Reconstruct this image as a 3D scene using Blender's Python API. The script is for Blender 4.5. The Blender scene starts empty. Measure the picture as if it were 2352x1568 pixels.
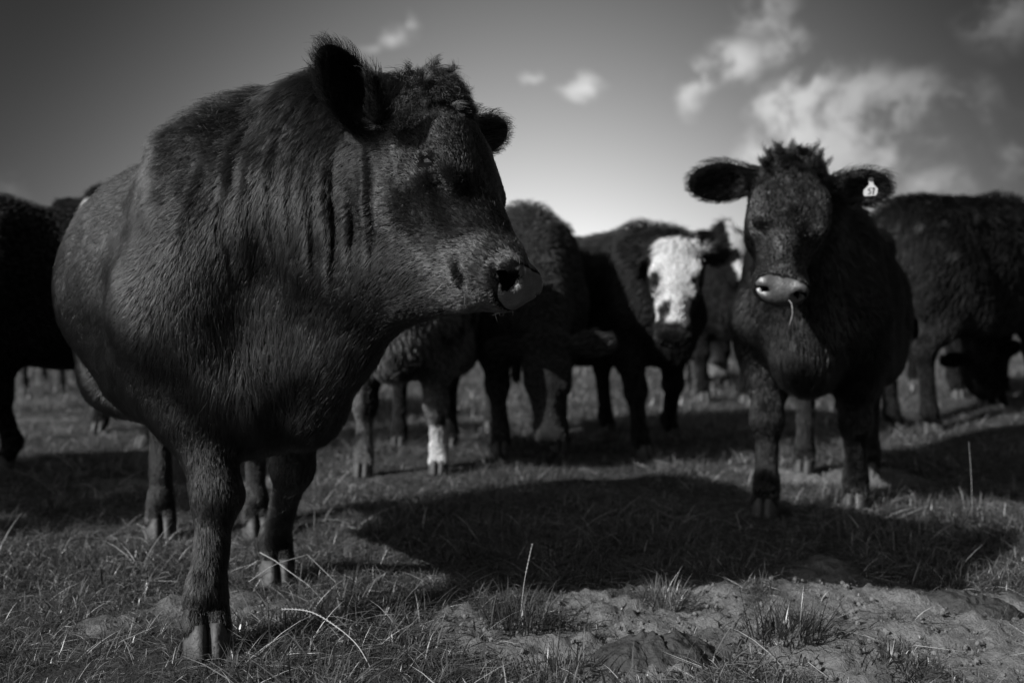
import bpy, math, random
import numpy as np
from mathutils import Vector, Matrix

rng = np.random.default_rng(7)
random.seed(7)
SC = bpy.context.scene
COL = SC.collection
R = math.radians

# ------------------------------------------------------------------ camera
CAM_H, HZ, FPX, U0 = 0.80, 715.0, 2352 * 35 / 36, 1176.0
cd = bpy.data.cameras.new('camera')
cam = bpy.data.objects.new('camera', cd); COL.objects.link(cam); SC.camera = cam
cd.lens = 35; cd.sensor_width = 36; cd.clip_start = 0.05; cd.clip_end = 3000
cam.location = (0, 0, CAM_H); cam.rotation_euler = (R(90), 0, 0)
cd.shift_y = -(784 - HZ) / 2352
cd.dof.use_dof = True; cd.dof.focus_distance = 2.25; cd.dof.aperture_fstop = 2.2

# ------------------------------------------------------------------ light
SUN_EL, SUN_AZ = R(30), R(33)            # low sun from the left, 33 degrees to the camera's side
to_sun = Vector((-math.cos(SUN_AZ) * math.cos(SUN_EL), -math.sin(SUN_AZ) * math.cos(SUN_EL), math.sin(SUN_EL)))
sd = bpy.data.lights.new('sun', 'SUN'); sd.energy = 3.9; sd.angle = R(0.53); sd.color = (1, 1, 1)
sun = bpy.data.objects.new('sun', sd); COL.objects.link(sun)
sun.rotation_euler = to_sun.to_track_quat('Z', 'Y').to_euler()
sun.location = to_sun * 50

VS = SC.view_settings
SC.display_settings.display_device = 'sRGB'
VS.view_transform = 'Standard'; VS.look = 'None'; VS.exposure = 0.75; VS.gamma = 1; VS.use_curve_mapping = False
SC.render.film_transparent = False
SC.cycles_curves.shape = 'RIBBONS'; SC.cycles_curves.subdivisions = 2
SC.cycles.max_bounces = 6; SC.cycles.diffuse_bounces = 2; SC.cycles.glossy_bounces = 2
SC.cycles.transmission_bounces = 4; SC.cycles.transparent_max_bounces = 4
SC.cycles.caustics_reflective = False; SC.cycles.caustics_refractive = False
SC.cycles.use_denoising = True; SC.cycles.use_adaptive_sampling = False
SC.cycles.sample_clamp_direct = 0.7; SC.cycles.sample_clamp_indirect = 0.7

# node helper
class NT:
    def __init__(s, nt): s.nt = nt; s.nt.nodes.clear()
    def n(s, typ, **kw):
        nd = s.nt.nodes.new(typ)
        for k, v in kw.items():
            if k in ('ins',):
                for i, val in v.items():
                    if isinstance(val, bpy.types.NodeSocket): s.nt.links.new(val, nd.inputs[i])
                    else: nd.inputs[i].default_value = val
            else: setattr(nd, k, v)
        return nd
    def math(s, op, a, b=None, c=None, clamp=False):
        nd = s.nt.nodes.new('ShaderNodeMath'); nd.operation = op; nd.use_clamp = clamp
        for i, v in enumerate((a, b, c)):
            if v is None: continue
            if isinstance(v, bpy.types.NodeSocket): s.nt.links.new(v, nd.inputs[i])
            else: nd.inputs[i].default_value = v
        return nd.outputs[0]
    def smooth(s, x, lo, hi, a=0.0, b=1.0):
        nd = s.nt.nodes.new('ShaderNodeMapRange'); nd.interpolation_type = 'SMOOTHSTEP'
        s.nt.links.new(x, nd.inputs[0])
        for i, v in zip((1, 2, 3, 4), (lo, hi, a, b)): nd.inputs[i].default_value = v
        return nd.outputs[0]
    def link(s, a, b): s.nt.links.new(a, b)

def sky_dir(u, v):
    d = Vector(((u - U0) / FPX, 1.0, (HZ - v) / FPX)); d.normalize(); return d

def make_world():
    w = bpy.data.worlds.new('World'); SC.world = w; w.use_nodes = True
    t = NT(w.node_tree)
    tc = t.n('ShaderNodeTexCoord')
    D = tc.outputs['Generated']
    sky = t.n('ShaderNodeTexSky', sky_type='NISHITA', sun_disc=False, sun_elevation=SUN_EL)
    # sun azimuth measured from +Y clockwise
    sky.sun_rotation = math.atan2(to_sun.x, to_sun.y)
    sky.altitude = 50; sky.air_density = 1.0; sky.dust_density = 0.6; sky.ozone_density = 1.0
    sep = t.n('ShaderNodeSeparateColor', ins={0: sky.outputs[0]})
    # black and white film behind a red filter: the sky's red light only
    red = sep.outputs[0]
    xyz = t.n('ShaderNodeSeparateXYZ', ins={0: D})
    z0 = t.math('MAXIMUM', xyz.outputs[2], 0.0)
    z = t.math('SMOOTH_MIN', z0, 0.34, 0.05)
    elev = t.math('POWER', t.math('SUBTRACT', 1.0, z), SKY_P)      # pale near the horizon, deep overhead
    hl = t.math('SQRT', t.math('ADD', t.math('POWER', xyz.outputs[0], 2.0), t.math('ADD', t.math('POWER', xyz.outputs[1], 2.0), 1e-6)))
    az = t.math('ADD', t.math('MULTIPLY', xyz.outputs[0], math.sin(SKY_A)), t.math('MULTIPLY', xyz.outputs[1], math.cos(SKY_A)))
    az = t.math('MAXIMUM', t.math('DIVIDE', az, hl), 0.0)
    azf = t.math('MULTIPLY_ADD', t.math('POWER', az, SKY_Q), 1 - SKY_F, SKY_F)
    hi = t.smooth(z0, .30, .75)
    azf = t.math('ADD', t.math('MULTIPLY', azf, t.math('SUBTRACT', 1.0, hi)), t.math('MULTIPLY', hi, .75))
    base = t.math("MULTIPLY", t.math("MULTIPLY", elev, azf), SKY_K)
    skyv = t.math('MULTIPLY', t.math('POWER', red, 0.22), base)
    # the sky brightens towards the sun, behind the camera's left shoulder
    dsun = t.n('ShaderNodeVectorMath', operation='DOT_PRODUCT', ins={0: D, 1: tuple(to_sun)})
    circ = t.smooth(dsun.outputs['Value'], -.02, .75)
    skyv = t.math('ADD', t.math('MULTIPLY', skyv, t.math('SUBTRACT', 1.0, circ)), t.math('MULTIPLY', t.math('MULTIPLY', red, SKY_SUN), circ))
    # clouds
    mp = t.n('ShaderNodeMapping', ins={0: D}); mp.inputs['Scale'].default_value = (1, 1, 1.35)
    wob = t.n('ShaderNodeTexNoise', ins={'Vector': mp.outputs[0], 'Scale': 9.0, 'Detail': 3.0, 'Roughness': 0.55})
    wsub = t.n('ShaderNodeVectorMath', operation='SUBTRACT', ins={0: wob.outputs['Color'], 1: (0.5, 0.5, 0.5)})
    wv = t.n('ShaderNodeVectorMath', operation='SCALE', ins={0: wsub.outputs[0], 'Scale': 0.06})
    dv = t.n('ShaderNodeVectorMath', operation='ADD', ins={0: D, 1: wv.outputs[0]})
    nz = t.n('ShaderNodeTexNoise', ins={'Vector': dv.outputs[0], 'Scale': 21.0, 'Detail': 9.0, 'Roughness': 0.62})
    blobs = None
    #        u,   v,   radius(px), strength, vertical squash
    for (u, v, r, st, sq) in CLOUDS:
        c = sky_dir(u, v)
        df = t.n('ShaderNodeVectorMath', operation='SUBTRACT', ins={0: dv.outputs[0], 1: tuple(c)})
        sc_ = t.n('ShaderNodeVectorMath', operation='MULTIPLY', ins={0: df.outputs[0], 1: (1, 1, sq)})
        ln = t.n('ShaderNodeVectorMath', operation='LENGTH', ins={0: sc_.outputs[0]})
        b = t.smooth(ln.outputs['Value'], 0.0, r / FPX, st, 0.0)
        blobs = b if blobs is None else t.math('MAXIMUM', blobs, b)
    dens = t.math('MULTIPLY', t.math('ADD', blobs, 0.06), t.smooth(nz.outputs['Fac'], 0.27, 0.64))
    dens = t.smooth(dens, 0.10, 0.86)
    shade = t.n('ShaderNodeTexNoise', ins={'Vector': dv.outputs[0], 'Scale': 11.0, 'Detail': 4.0, 'Roughness': 0.5})
    cl = t.math('MULTIPLY', dens, t.math('MULTIPLY', t.smooth(shade.outputs['Fac'], .3, .68, .62, 1.18), CLOUD_V))
    cl = t.math('MULTIPLY', cl, t.math('MULTIPLY_ADD', azf, .85, .12))
    tot = t.math('ADD', t.math('MULTIPLY', skyv, t.math('SUBTRACT', 1.0, t.math('MULTIPLY', dens, 0.35))), cl)
    bg = t.n('ShaderNodeBackground', ins={0: tot, 1: SKY_STRENGTH})
    out = t.n('ShaderNodeOutputWorld', ins={0: bg.outputs[0]})

SKY_STRENGTH = 0.098
SKY_P, SKY_Q, SKY_F, SKY_A, SKY_K = 5.1, 21.0, .06, R(0.8), 5.9
SKY_SUN = 1.0
CLOUD_V = 4.7
CLOUDS = [(1745, 40, 120, .55, 1), (1790, 120, 120, .62, 1), (1690, 165, 110, .62, 1), (1600, 205, 90, .75, 1), (1540, 200, 60, .4, 1),
          (1870, 225, 120, 1.05, 1), (1830, 300, 160, 1.05, 1), (1970, 275, 160, 1.05, 1), (1900, 360, 190, 1.05, 1), (2080, 275, 170, .95, 1.2), (2030, 360, 150, .85, 1.2),
          (2180, 280, 150, .7, 1.2), (2230, 240, 90, .5, 1), (1740, 360, 110, .6, 1), (2330, 350, 110, .7, 1), (2150, 430, 120, .8, 1.5),
          (2300, 40, 140, .55, 1), (1345, 205, 80, .75, 1.3), (1230, 172, 50, .55, 1.2), (890, 90, 80, .5, 1.8), (940, 72, 40, .45, 1),
          (830, 104, 60, .4, 2), (60, 440, 130, .5, 1.4), (-300, 300, 250, .8, 1.5), (2800, 250, 300, .8, 1.5), (2900, -300, 300, .8, 1.5)]
make_world()

# ------------------------------------------------------------------ small helpers
def P(u, v, Y):
    """point of the place that the lens sees at (u, v), Y metres ahead"""
    return np.array([(u - U0) / FPX * Y, Y, CAM_H + (HZ - v) / FPX * Y])

def unit(v):
    v = np.asarray(v, float); return v / np.linalg.norm(v)

_tab = np.random.default_rng(3).random((32, 32, 32)).astype(np.float32)
def vnoise(p):
    p = np.asarray(p, np.float64)
    i = np.floor(p).astype(np.int64); f = (p - i); f = f * f * (3 - 2 * f)
    i0 = i & 31; i1 = (i + 1) & 31
    x0, y0, z0 = i0[..., 0], i0[..., 1], i0[..., 2]; x1, y1, z1 = i1[..., 0], i1[..., 1], i1[..., 2]
    fx, fy, fz = f[..., 0], f[..., 1], f[..., 2]
    def L(a, b, t): return a + (b - a) * t
    return L(L(L(_tab[x0, y0, z0], _tab[x1, y0, z0], fx), L(_tab[x0, y1, z0], _tab[x1, y1, z0], fx), fy),
             L(L(_tab[x0, y0, z1], _tab[x1, y0, z1], fx), L(_tab[x0, y1, z1], _tab[x1, y1, z1], fx), fy), fz) * 2 - 1
def fbm(p, o=3):
    s = 0; a = 1; tot = 0
    for k in range(o):
        s = s + a * vnoise(p * (2 ** k) + 7.3 * k); tot += a; a *= .5
    return s / tot
def sstep(x, a, b):
    t = np.clip((x - a) / (b - a), 0, 1); return t * t * (3 - 2 * t)

def tag(o, label=None, cat=None, group=None, kind=None):
    if label: o['label'] = label
    if cat: o['category'] = cat
    if group: o['group'] = group
    if kind: o['kind'] = kind
    return o
def empty(name, loc):
    o = bpy.data.objects.new(name, None); COL.objects.link(o); o.location = loc
    o.empty_display_size = .2
    return o
def mesh_obj(name, V, F, mats, parent=None, origin=None, smooth=True, tone=None, midx=None):
    """V in world coordinates; stored relative to the parent's (or own) origin"""
    V = np.asarray(V, float)
    org = np.array(origin if origin is not None else (0, 0, 0), float)
    me = bpy.data.meshes.new(name)
    if isinstance(F, np.ndarray):
        n = F.shape[1]
        me.vertices.add(len(V)); me.vertices.foreach_set('co', (V - org).astype(np.float32).ravel())
        me.loops.add(F.size); me.loops.foreach_set('vertex_index', F.astype(np.int32).ravel())
        me.polygons.add(len(F)); me.polygons.foreach_set('loop_start', np.arange(0, F.size, n, dtype=np.int32))
        me.update(calc_edges=True)
    else:
        me.from_pydata([tuple(v) for v in V - org], [], F); me.update()
    if smooth: me.polygons.foreach_set('use_smooth', np.ones(len(me.polygons), bool))
    for m in (mats if isinstance(mats, (list, tuple)) else [mats]): me.materials.append(m)
    if midx is not None: me.polygons.foreach_set('material_index', np.asarray(midx, np.int32))
    if tone is not None:
        a = me.attributes.new('tone', 'FLOAT', 'POINT'); a.data.foreach_set('value', np.asarray(tone, np.float32))
    o = bpy.data.objects.new(name, me); COL.objects.link(o)
    if parent is not None: o.parent = parent
    else: o.location = org
    return o

# ------------------------------------------------------------------ materials (a black and white place: greys only)
def new_mat(name):
    m = bpy.data.materials.new(name); m.use_nodes = True; return m, NT(m.node_tree)
def g(v): return (v, v, v, 1)

def mat_coat():
    m, t = new_mat('black_hide')
    at = t.n('ShaderNodeAttribute', attribute_name='tone')
    tc = t.n('ShaderNodeTexCoord')
    nz = t.n('ShaderNodeTexNoise', ins={'Vector': tc.outputs['Object'], 'Scale': 26.0, 'Detail': 5.0, 'Roughness': .65})
    col = t.math('MULTIPLY', at.outputs['Fac'], t.math('MULTIPLY_ADD', nz.outputs['Fac'], 1.1, .45))
    cc = t.n('ShaderNodeCombineColor', ins={0: col, 1: col, 2: col})
    nb = t.n('ShaderNodeTexNoise', ins={'Vector': tc.outputs['Object'], 'Scale': 160.0, 'Detail': 3.0})
    bp = t.n('ShaderNodeBump', ins={'Height': nb.outputs['Fac'], 'Strength': .5, 'Distance': .004})
    b = t.n('ShaderNodeBsdfPrincipled', ins={'Base Color': cc.outputs[0], 'Roughness': .8, 'Specular IOR Level': .04, 'Normal': bp.outputs[0]})
    # bare wet leather of the nose
    vo = t.n('ShaderNodeTexVoronoi', ins={'Vector': tc.outputs['Object'], 'Scale': 210.0})
    n2 = t.n('ShaderNodeTexNoise', ins={'Vector': tc.outputs['Object'], 'Scale': 60.0, 'Detail': 4.0})
    h = t.math('ADD', t.math('MULTIPLY', vo.outputs['Distance'], .8), n2.outputs['Fac'])
    b2 = t.n('ShaderNodeBump', ins={'Height': h, 'Strength': .6, 'Distance': .003})
    c2 = t.math('MULTIPLY_ADD', n2.outputs['Fac'], .06, .035)
    cc2 = t.n('ShaderNodeCombineColor', ins={0: c2, 1: c2, 2: c2})
    nb_ = t.n('ShaderNodeBsdfPrincipled', ins={'Base Color': cc2.outputs[0], 'Roughness': .46, 'Specular IOR Level': .9, 'Normal': b2.outputs[0], 'Coat Weight': .5, 'Coat Roughness': .28})
    pa = t.n('ShaderNodeAttribute', attribute_name='pad')
    mx = t.n('ShaderNodeMixShader', ins={0: t.smooth(pa.outputs['Fac'], -.002, .003), 1: b.outputs[0], 2: nb_.outputs[0]})
    t.n('ShaderNodeOutputMaterial', ins={0: mx.outputs[0]})
    return m
def mat_fur(name='fur_strands', rough=.27, rrough=.5, coat=0.0):
    m, t = new_mat(name)
    at = t.n('ShaderNodeAttribute', attribute_name='tone')
    cc = t.n('ShaderNodeCombineColor', ins={0: at.outputs['Fac'], 1: at.outputs['Fac'], 2: at.outputs['Fac']})
    b = t.n('ShaderNodeBsdfHairPrincipled', model='CHIANG', parametrization='COLOR')
    t.link(cc.outputs[0], b.inputs['Color'])
    b.inputs['Roughness'].default_value = rough; b.inputs['Radial Roughness'].default_value = rrough
    b.inputs['IOR'].default_value = 1.55
    gl = t.n('ShaderNodeAttribute', attribute_name='gloss')
    t.link(t.math('MULTIPLY_ADD', gl.outputs['Fac'], .28, 1.24), b.inputs['IOR']); b.inputs['Coat'].default_value = coat
    b.inputs['Random Roughness'].default_value = .3
    t.n('ShaderNodeOutputMaterial', ins={0: b.outputs[0]})
    return m
def mat_simple(name, v, rough=.5, spec=.5, nscale=40., namp=.3, bump=.0, bd=.006):
    m, t = new_mat(name)
    tc = t.n('ShaderNodeTexCoord')
    nz = t.n('ShaderNodeTexNoise', ins={'Vector': tc.outputs['Object'], 'Scale': nscale, 'Detail': 4.0})
    col = t.math('MULTIPLY', t.math('MULTIPLY_ADD', nz.outputs['Fac'], 2 * namp, 1 - namp), v)
    cc = t.n('ShaderNodeCombineColor', ins={0: col, 1: col, 2: col})
    b = t.n('ShaderNodeBsdfPrincipled', ins={'Base Color': cc.outputs[0], 'Roughness': rough, 'Specular IOR Level': spec})
    if bump:
        bp = t.n('ShaderNodeBump', ins={'Height': nz.outputs['Fac'], 'Strength': bump, 'Distance': bd}); t.link(bp.outputs[0], b.inputs['Normal'])
    t.n('ShaderNodeOutputMaterial', ins={0: b.outputs[0]})
    return m
def mat_far_fur():
    m, t = new_mat('far_fur')
    at = t.n('ShaderNodeAttribute', attribute_name='tone')
    v = t.math('MULTIPLY', at.outputs['Fac'], 1.15)
    cc = t.n('ShaderNodeCombineColor', ins={0: v, 1: v, 2: v})
    b = t.n('ShaderNodeBsdfPrincipled', ins={'Base Color': cc.outputs[0], 'Roughness': .5, 'Specular IOR Level': .30})
    t.n('ShaderNodeOutputMaterial', ins={0: b.outputs[0]})
    return m
M_COAT = mat_coat(); M_FUR = mat_fur(); M_FAR_FUR = mat_far_fur()
M_EYE = mat_simple('eyeball', .004, .07, .5, 20, .2)
M_HOOF = mat_simple('hoof_horn', .05, .6, .3, 45, .6, .9)
M_TAG = mat_simple('tag_plastic', .5, .4, .4, 30, .06)
M_INK = mat_simple('tag_ink', .02, .6, .2)
M_STRAW = mat_simple('dry_straw', .27, .5, .35, 90, .25)
M_SHADOWHOLE = mat_simple('mouth_inside', .004, .8, .1)

# ------------------------------------------------------------------ implicit body modelling
class Field:
    def __init__(s): s.pr = []
    def cone(s, a, b, ra, rb, k=.05, n=None, q=1., flow=None, hl=None, lift=None, curl=0., sub=False):
        s.pr.append(dict(t='c', a=np.asarray(a, float), b=np.asarray(b, float), ra=ra, rb=rb, k=k,
                         n=None if n is None else unit(n), q=q, flow=flow, hl=hl, lift=lift, curl=curl, sub=sub))
    def ell(s, c, A, r, k=.05, flow=None, hl=None, lift=None, curl=0., sub=False):
        s.pr.append(dict(t='e', c=np.asarray(c, float), A=np.asarray(A, float), r=np.asarray(r, float), k=k,
                         flow=flow, hl=hl, lift=lift, curl=curl, sub=sub))
    def box(s, p):
        if p['t'] == 'c':
            m = max(p['ra'], p['rb']) * max(1, p['q'])
            return np.minimum(p['a'], p['b']) - m, np.maximum(p['a'], p['b']) + m
        e = np.sqrt(((p['A'] * p['r'][:, None]) ** 2).sum(0))
        return p['c'] - e, p['c'] + e
    @staticmethod
    def dist(p, X):
        if p['t'] == 'c':
            a, b = p['a'], p['b']; pa = X - a; ba = b - a
            if p['n'] is not None and p['q'] != 1.:
                s_ = 1 / p['q'] - 1
                pa = pa + (pa @ p['n'])[..., None] * (s_ * p['n']); ba = ba + (ba @ p['n']) * s_ * p['n']
            L2 = max(ba @ ba, 1e-9)
            t = np.clip((pa @ ba) / L2, 0, 1)
            d = np.sqrt(((pa - t[..., None] * ba) ** 2).sum(-1)) - (p['ra'] + (p['rb'] - p['ra']) * t)
            return d * min(1., p['q'])
        Y = (X - p['c']) @ p['A'].T
        k0 = np.sqrt(((Y / p['r']) ** 2).sum(-1)); k1 = np.sqrt(((Y / p['r'] ** 2) ** 2).sum(-1)) + 1e-9
        return k0 * (k0 - 1) / k1
    @staticmethod
    def comb(d, di, p):
        k = p['k']
        if p['sub']:
            h = np.maximum(k - np.abs(d + di), 0) / k
            return np.maximum(d, -di) + h * h * k * .25
        h = np.maximum(k - np.abs(d - di), 0) / k
        return np.minimum(d, di) - h * h * k * .25
    def eval(s, X):
        d = np.full(X.shape[:-1], 10.)
        for p in s.pr: d = s.comb(d, s.dist(p, X), p)
        return d
    def mesh(s, h):
        lo = np.min([s.box(p)[0] for p in s.pr if not p['sub']], 0) - 3 * h
        hi = np.max([s.box(p)[1] for p in s.pr if not p['sub']], 0) + 3 * h
        n = np.ceil((hi - lo) / h).astype(int) + 1
        G = np.full(n, 10., np.float32)
        for p in s.pr:
            b0, b1 = s.box(p); pad = p['k'] + 2.5 * h
            i0 = np.clip(np.floor((b0 - pad - lo) / h).astype(int), 0, n - 1); i1 = np.clip(np.ceil((b1 + pad - lo) / h).astype(int) + 1, 1, n)
            if (i1 <= i0).any(): continue
            ax = [lo[k] + h * np.arange(i0[k], i1[k]) for k in range(3)]
            X = np.stack(np.meshgrid(*ax, indexing='ij'), -1)
            sl = tuple(slice(i0[k], i1[k]) for k in range(3))
            G[sl] = s.comb(G[sl], s.dist(p, X), p)
        V, F = surface_nets(G, lo, h)
        return V, F
    def project(s, V, h, it=2):
        e = h * .25
        for _ in range(it):
            d = s.eval(V)
            gr = np.stack([s.eval(V + np.eye(3)[k] * e) - s.eval(V - np.eye(3)[k] * e) for k in range(3)], -1) / (2 * e)
            gn = np.maximum((gr ** 2).sum(-1), .2)
            V = V - np.clip(d / gn, -h, h)[:, None] * gr * .9
        return V
    def attrs(s, V):
        D = []; FL = []; HL = []; CU = []; LI = []
        for p in s.pr:
            if p['sub'] or p['flow'] is None: continue
            D.append(s.dist(p, V)); FL.append(p['flow']); HL.append(p['hl'] or .02); CU.append(p['curl']); LI.append(p['lift'] or .35)
        D = np.array(D); W = np.exp(-np.clip(D - D.min(0), 0, .5) / .022); W /= W.sum(0)
        fl = np.zeros_like(V)
        for w, f in zip(W, FL):
            fl += w[:, None] * (f(V) if callable(f) else np.asarray(f, float))
        return fl, np.tensordot(np.array(HL), W, 1), np.tensordot(np.array(CU), W, 1), np.tensordot(np.array(LI), W, 1)

def surface_nets(G, lo, h):
    S = G < 0
    n = np.array(G.shape)
    c = [(i, j, k) for i in (0, 1) for j in (0, 1) for k in (0, 1)]
    sub = lambda A, o: A[o[0]:n[0] - 1 + o[0], o[1]:n[1] - 1 + o[1], o[2]:n[2] - 1 + o[2]]
    cnt = sum(sub(S, o).astype(np.int8) for o in c)
    act = (cnt > 0) & (cnt < 8)
    idx = np.argwhere(act)
    vid = np.full(act.shape, -1, np.int64); vid[act] = np.arange(len(idx))
    acc = np.zeros((len(idx), 3)); num = np.zeros(len(idx))
    for a in c:
        for ax in range(3):
            if a[ax]: continue
            b = list(a); b[ax] = 1
            ga = G[idx[:, 0] + a[0], idx[:, 1] + a[1], idx[:, 2] + a[2]]; gb = G[idx[:, 0] + b[0], idx[:, 1] + b[1], idx[:, 2] + b[2]]
            m = (ga < 0) != (gb < 0)
            t = np.where(m, ga / np.where(m, ga - gb, 1), 0)
            q = np.array(a, float)[None] + t[:, None] * (np.array(b) - np.array(a))[None]
            acc += q * m[:, None]; num += m
    V = lo + h * (idx + acc / num[:, None])
    F = []
    for ax in range(3):
        o1, o2 = [k for k in range(3) if k != ax]
        sl0 = [slice(None)] * 3; sl1 = [slice(None)] * 3
        sl0[ax] = slice(0, -1); sl1[ax] = slice(1, None)
        A, B = S[tuple(sl0)], S[tuple(sl1)]
        e = np.argwhere(A != B)
        e = e[(e[:, o1] > 0) & (e[:, o2] > 0) & (e[:, o1] < n[o1] - 1) & (e[:, o2] < n[o2] - 1)]
        ins = S[e[:, 0], e[:, 1], e[:, 2]]
        def cell(d1, d2):
            q = e.copy(); q[:, o1] -= d1; q[:, o2] -= d2
            return vid[q[:, 0], q[:, 1], q[:, 2]]
        quad = np.stack([cell(1, 1), cell(0, 1), cell(0, 0), cell(1, 0)], 1)
        flip = ins if ax != 1 else ~ins
        quad[~flip] = quad[~flip][:, ::-1]
        F.append(quad)
    F = np.concatenate(F); F = F[(F >= 0).all(1)]
    return V, F
def vnormals(V, F):
    fn = np.cross(V[F[:, 2]] - V[F[:, 0]], V[F[:, 3]] - V[F[:, 1]])
    N = np.zeros_like(V)
    for k in range(4):
        for a in range(3): N[:, a] += np.bincount(F[:, k], fn[:, a], len(V))
    return N / (np.linalg.norm(N, axis=1)[:, None] + 1e-12)

# ------------------------------------------------------------------ fur
FUR = 1.0
def curves_obj(name, pts, rad, tone, mat, parent, origin, gloss=None):
    """pts (n, K, 3) world, rad (n, K), tone (n,)"""
    n, K = pts.shape[:2]
    hc = bpy.data.hair_curves.new(name)
    hc.add_curves([K] * n)
    hc.attributes['position'].data.foreach_set('vector', (pts - np.asarray(origin)).astype(np.float32).ravel())
    a = hc.attributes.get('radius') or hc.attributes.new('radius', 'FLOAT', 'POINT')
    a.data.foreach_set('value', rad.astype(np.float32).ravel())
    a = hc.attributes.new('tone', 'FLOAT', 'CURVE'); a.data.foreach_set('value', np.asarray(tone, np.float32))
    a = hc.attributes.new('gloss', 'FLOAT', 'CURVE'); a.data.foreach_set('value', np.full(n, .8, np.float32) if gloss is None else np.asarray(gloss, np.float32))
    hc.materials.append(mat)
    o = bpy.data.objects.new(name, hc); COL.objects.link(o)
    if parent is not None: o.parent = parent
    else: o.location = origin
    return o
def make_fur(V, F, N, flow, hl, curl, lift, tone, count, rad, cell, parent, origin, skip=None, K=5, clump=.40, mat=None, seed=1, bias=None, shine=1.):
    r = np.random.default_rng(seed)
    count = int(count * FUR)
    if count < 10: return None
    Q = F
    ar = np.linalg.norm(np.cross(V[Q[:, 2]] - V[Q[:, 0]], V[Q[:, 3]] - V[Q[:, 1]]), axis=1)
    if skip is not None: ar = ar * (~skip[Q].any(1))
    if bias is not None: ar = ar * bias[Q].mean(1)
    cs = np.cumsum(ar); fi = np.searchsorted(cs, r.random(count) * cs[-1]); fi = np.minimum(fi, len(Q) - 1)
    a, b = r.random(count), r.random(count)
    W = np.stack([(1 - a) * (1 - b), a * (1 - b), a * b, (1 - a) * b], 1)
    def itp(A):
        return (A[Q[fi]] * (W[:, :, None] if A.ndim == 2 else W)).sum(1)
    p, n, f, L, cu, li, to = itp(V), itp(N), itp(flow), itp(hl), itp(curl), itp(lift), itp(tone)
    n /= np.linalg.norm(n, axis=1)[:, None]
    # combed direction with cowlicks and stray hairs
    nv = np.stack([fbm(p * 9 + 11 * k, 2) for k in range(3)], 1) * .46 + np.stack([vnoise(p * 40 + 5 * k) for k in range(3)], 1) * .05
    f = f + nv * (1 + 2.2 * cu[:, None]) + r.normal(0, .24, p.shape)
    f -= (f * n).sum(1)[:, None] * n
    f /= np.linalg.norm(f, axis=1)[:, None] + 1e-9
    bt = np.cross(n, f)
    L = L * (1 + .35 * r.normal(0, .6, count)).clip(.45, 1.8) * (1 + .25 * vnoise(p * 13))
    li = (li * (1 + .12 * vnoise(p * 22 + 3)) + r.normal(0, .10, count)).clip(.05, 1.45)
    cid = np.floor((p + np.stack([vnoise(p * 60 + 9 * k) for k in range(3)], 1) * cell * .6) / cell).astype(np.int64)
    key = (cid[:, 0] * 73856093) ^ (cid[:, 1] * 19349663) ^ (cid[:, 2] * 83492791)
    _, inv = np.unique(key, return_inverse=True)
    nc = inv.max() + 1; ccount = np.bincount(inv, minlength=nc)
    ph = r.random(nc)[inv] * 6.28 + r.normal(0, .3, count); turns = (r.random(nc)[inv] * 1.2 + .5)
    T = np.linspace(0, 1, K)
    pts = np.zeros((count, K, 3))
    for j, t in enumerate(T):
        q = p + L[:, None] * (f * (t * np.cos(li * (1 - .5 * t)))[:, None] + n * (np.sin(li) * (t - .42 * t * t))[:, None])
        if cu.max() > .01:
            am = (cu * L * .32 * t)[:, None]
            q = q + am * (bt * np.sin(ph + turns * 6.28 * t)[:, None] + n * np.cos(ph + turns * 6.28 * t)[:, None])
        q[:, 2] -= L * .10 * t * t
        if j and clump:
            mean = np.stack([np.bincount(inv, q[:, k], nc) / ccount for k in range(3)], 1)[inv]
            q += (mean - q) * (clump * t ** 1.1)
        pts[:, j] = q
    pts[:, 0] -= n * .002
    rd = rad * (1 - .72 * T[None]) * (1 + .25 * r.normal(0, 1, count).clip(-1.5, 1.5))[:, None]
    tn = to * (1 + .35 * r.normal(0, 1, count)).clip(.4, 2)
    gloss = .30 + .95 * (1 - sstep(itp(hl), .0125, .0150)) + .35 * (cu > .2) + np.where(to > .1, 1., 0.)
    gloss = ((gloss + .08) * (1 + .5 * fbm(p * 8 + 2, 2)) * np.exp(1.1 * fbm(p * 3.3 + 6, 2)) * np.exp(r.normal(0, .55, nc))[inv]).clip(0, 1.8)
    return curves_obj('fur', pts, rd, tn, mat or M_FUR, parent, origin, gloss * shine)

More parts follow.
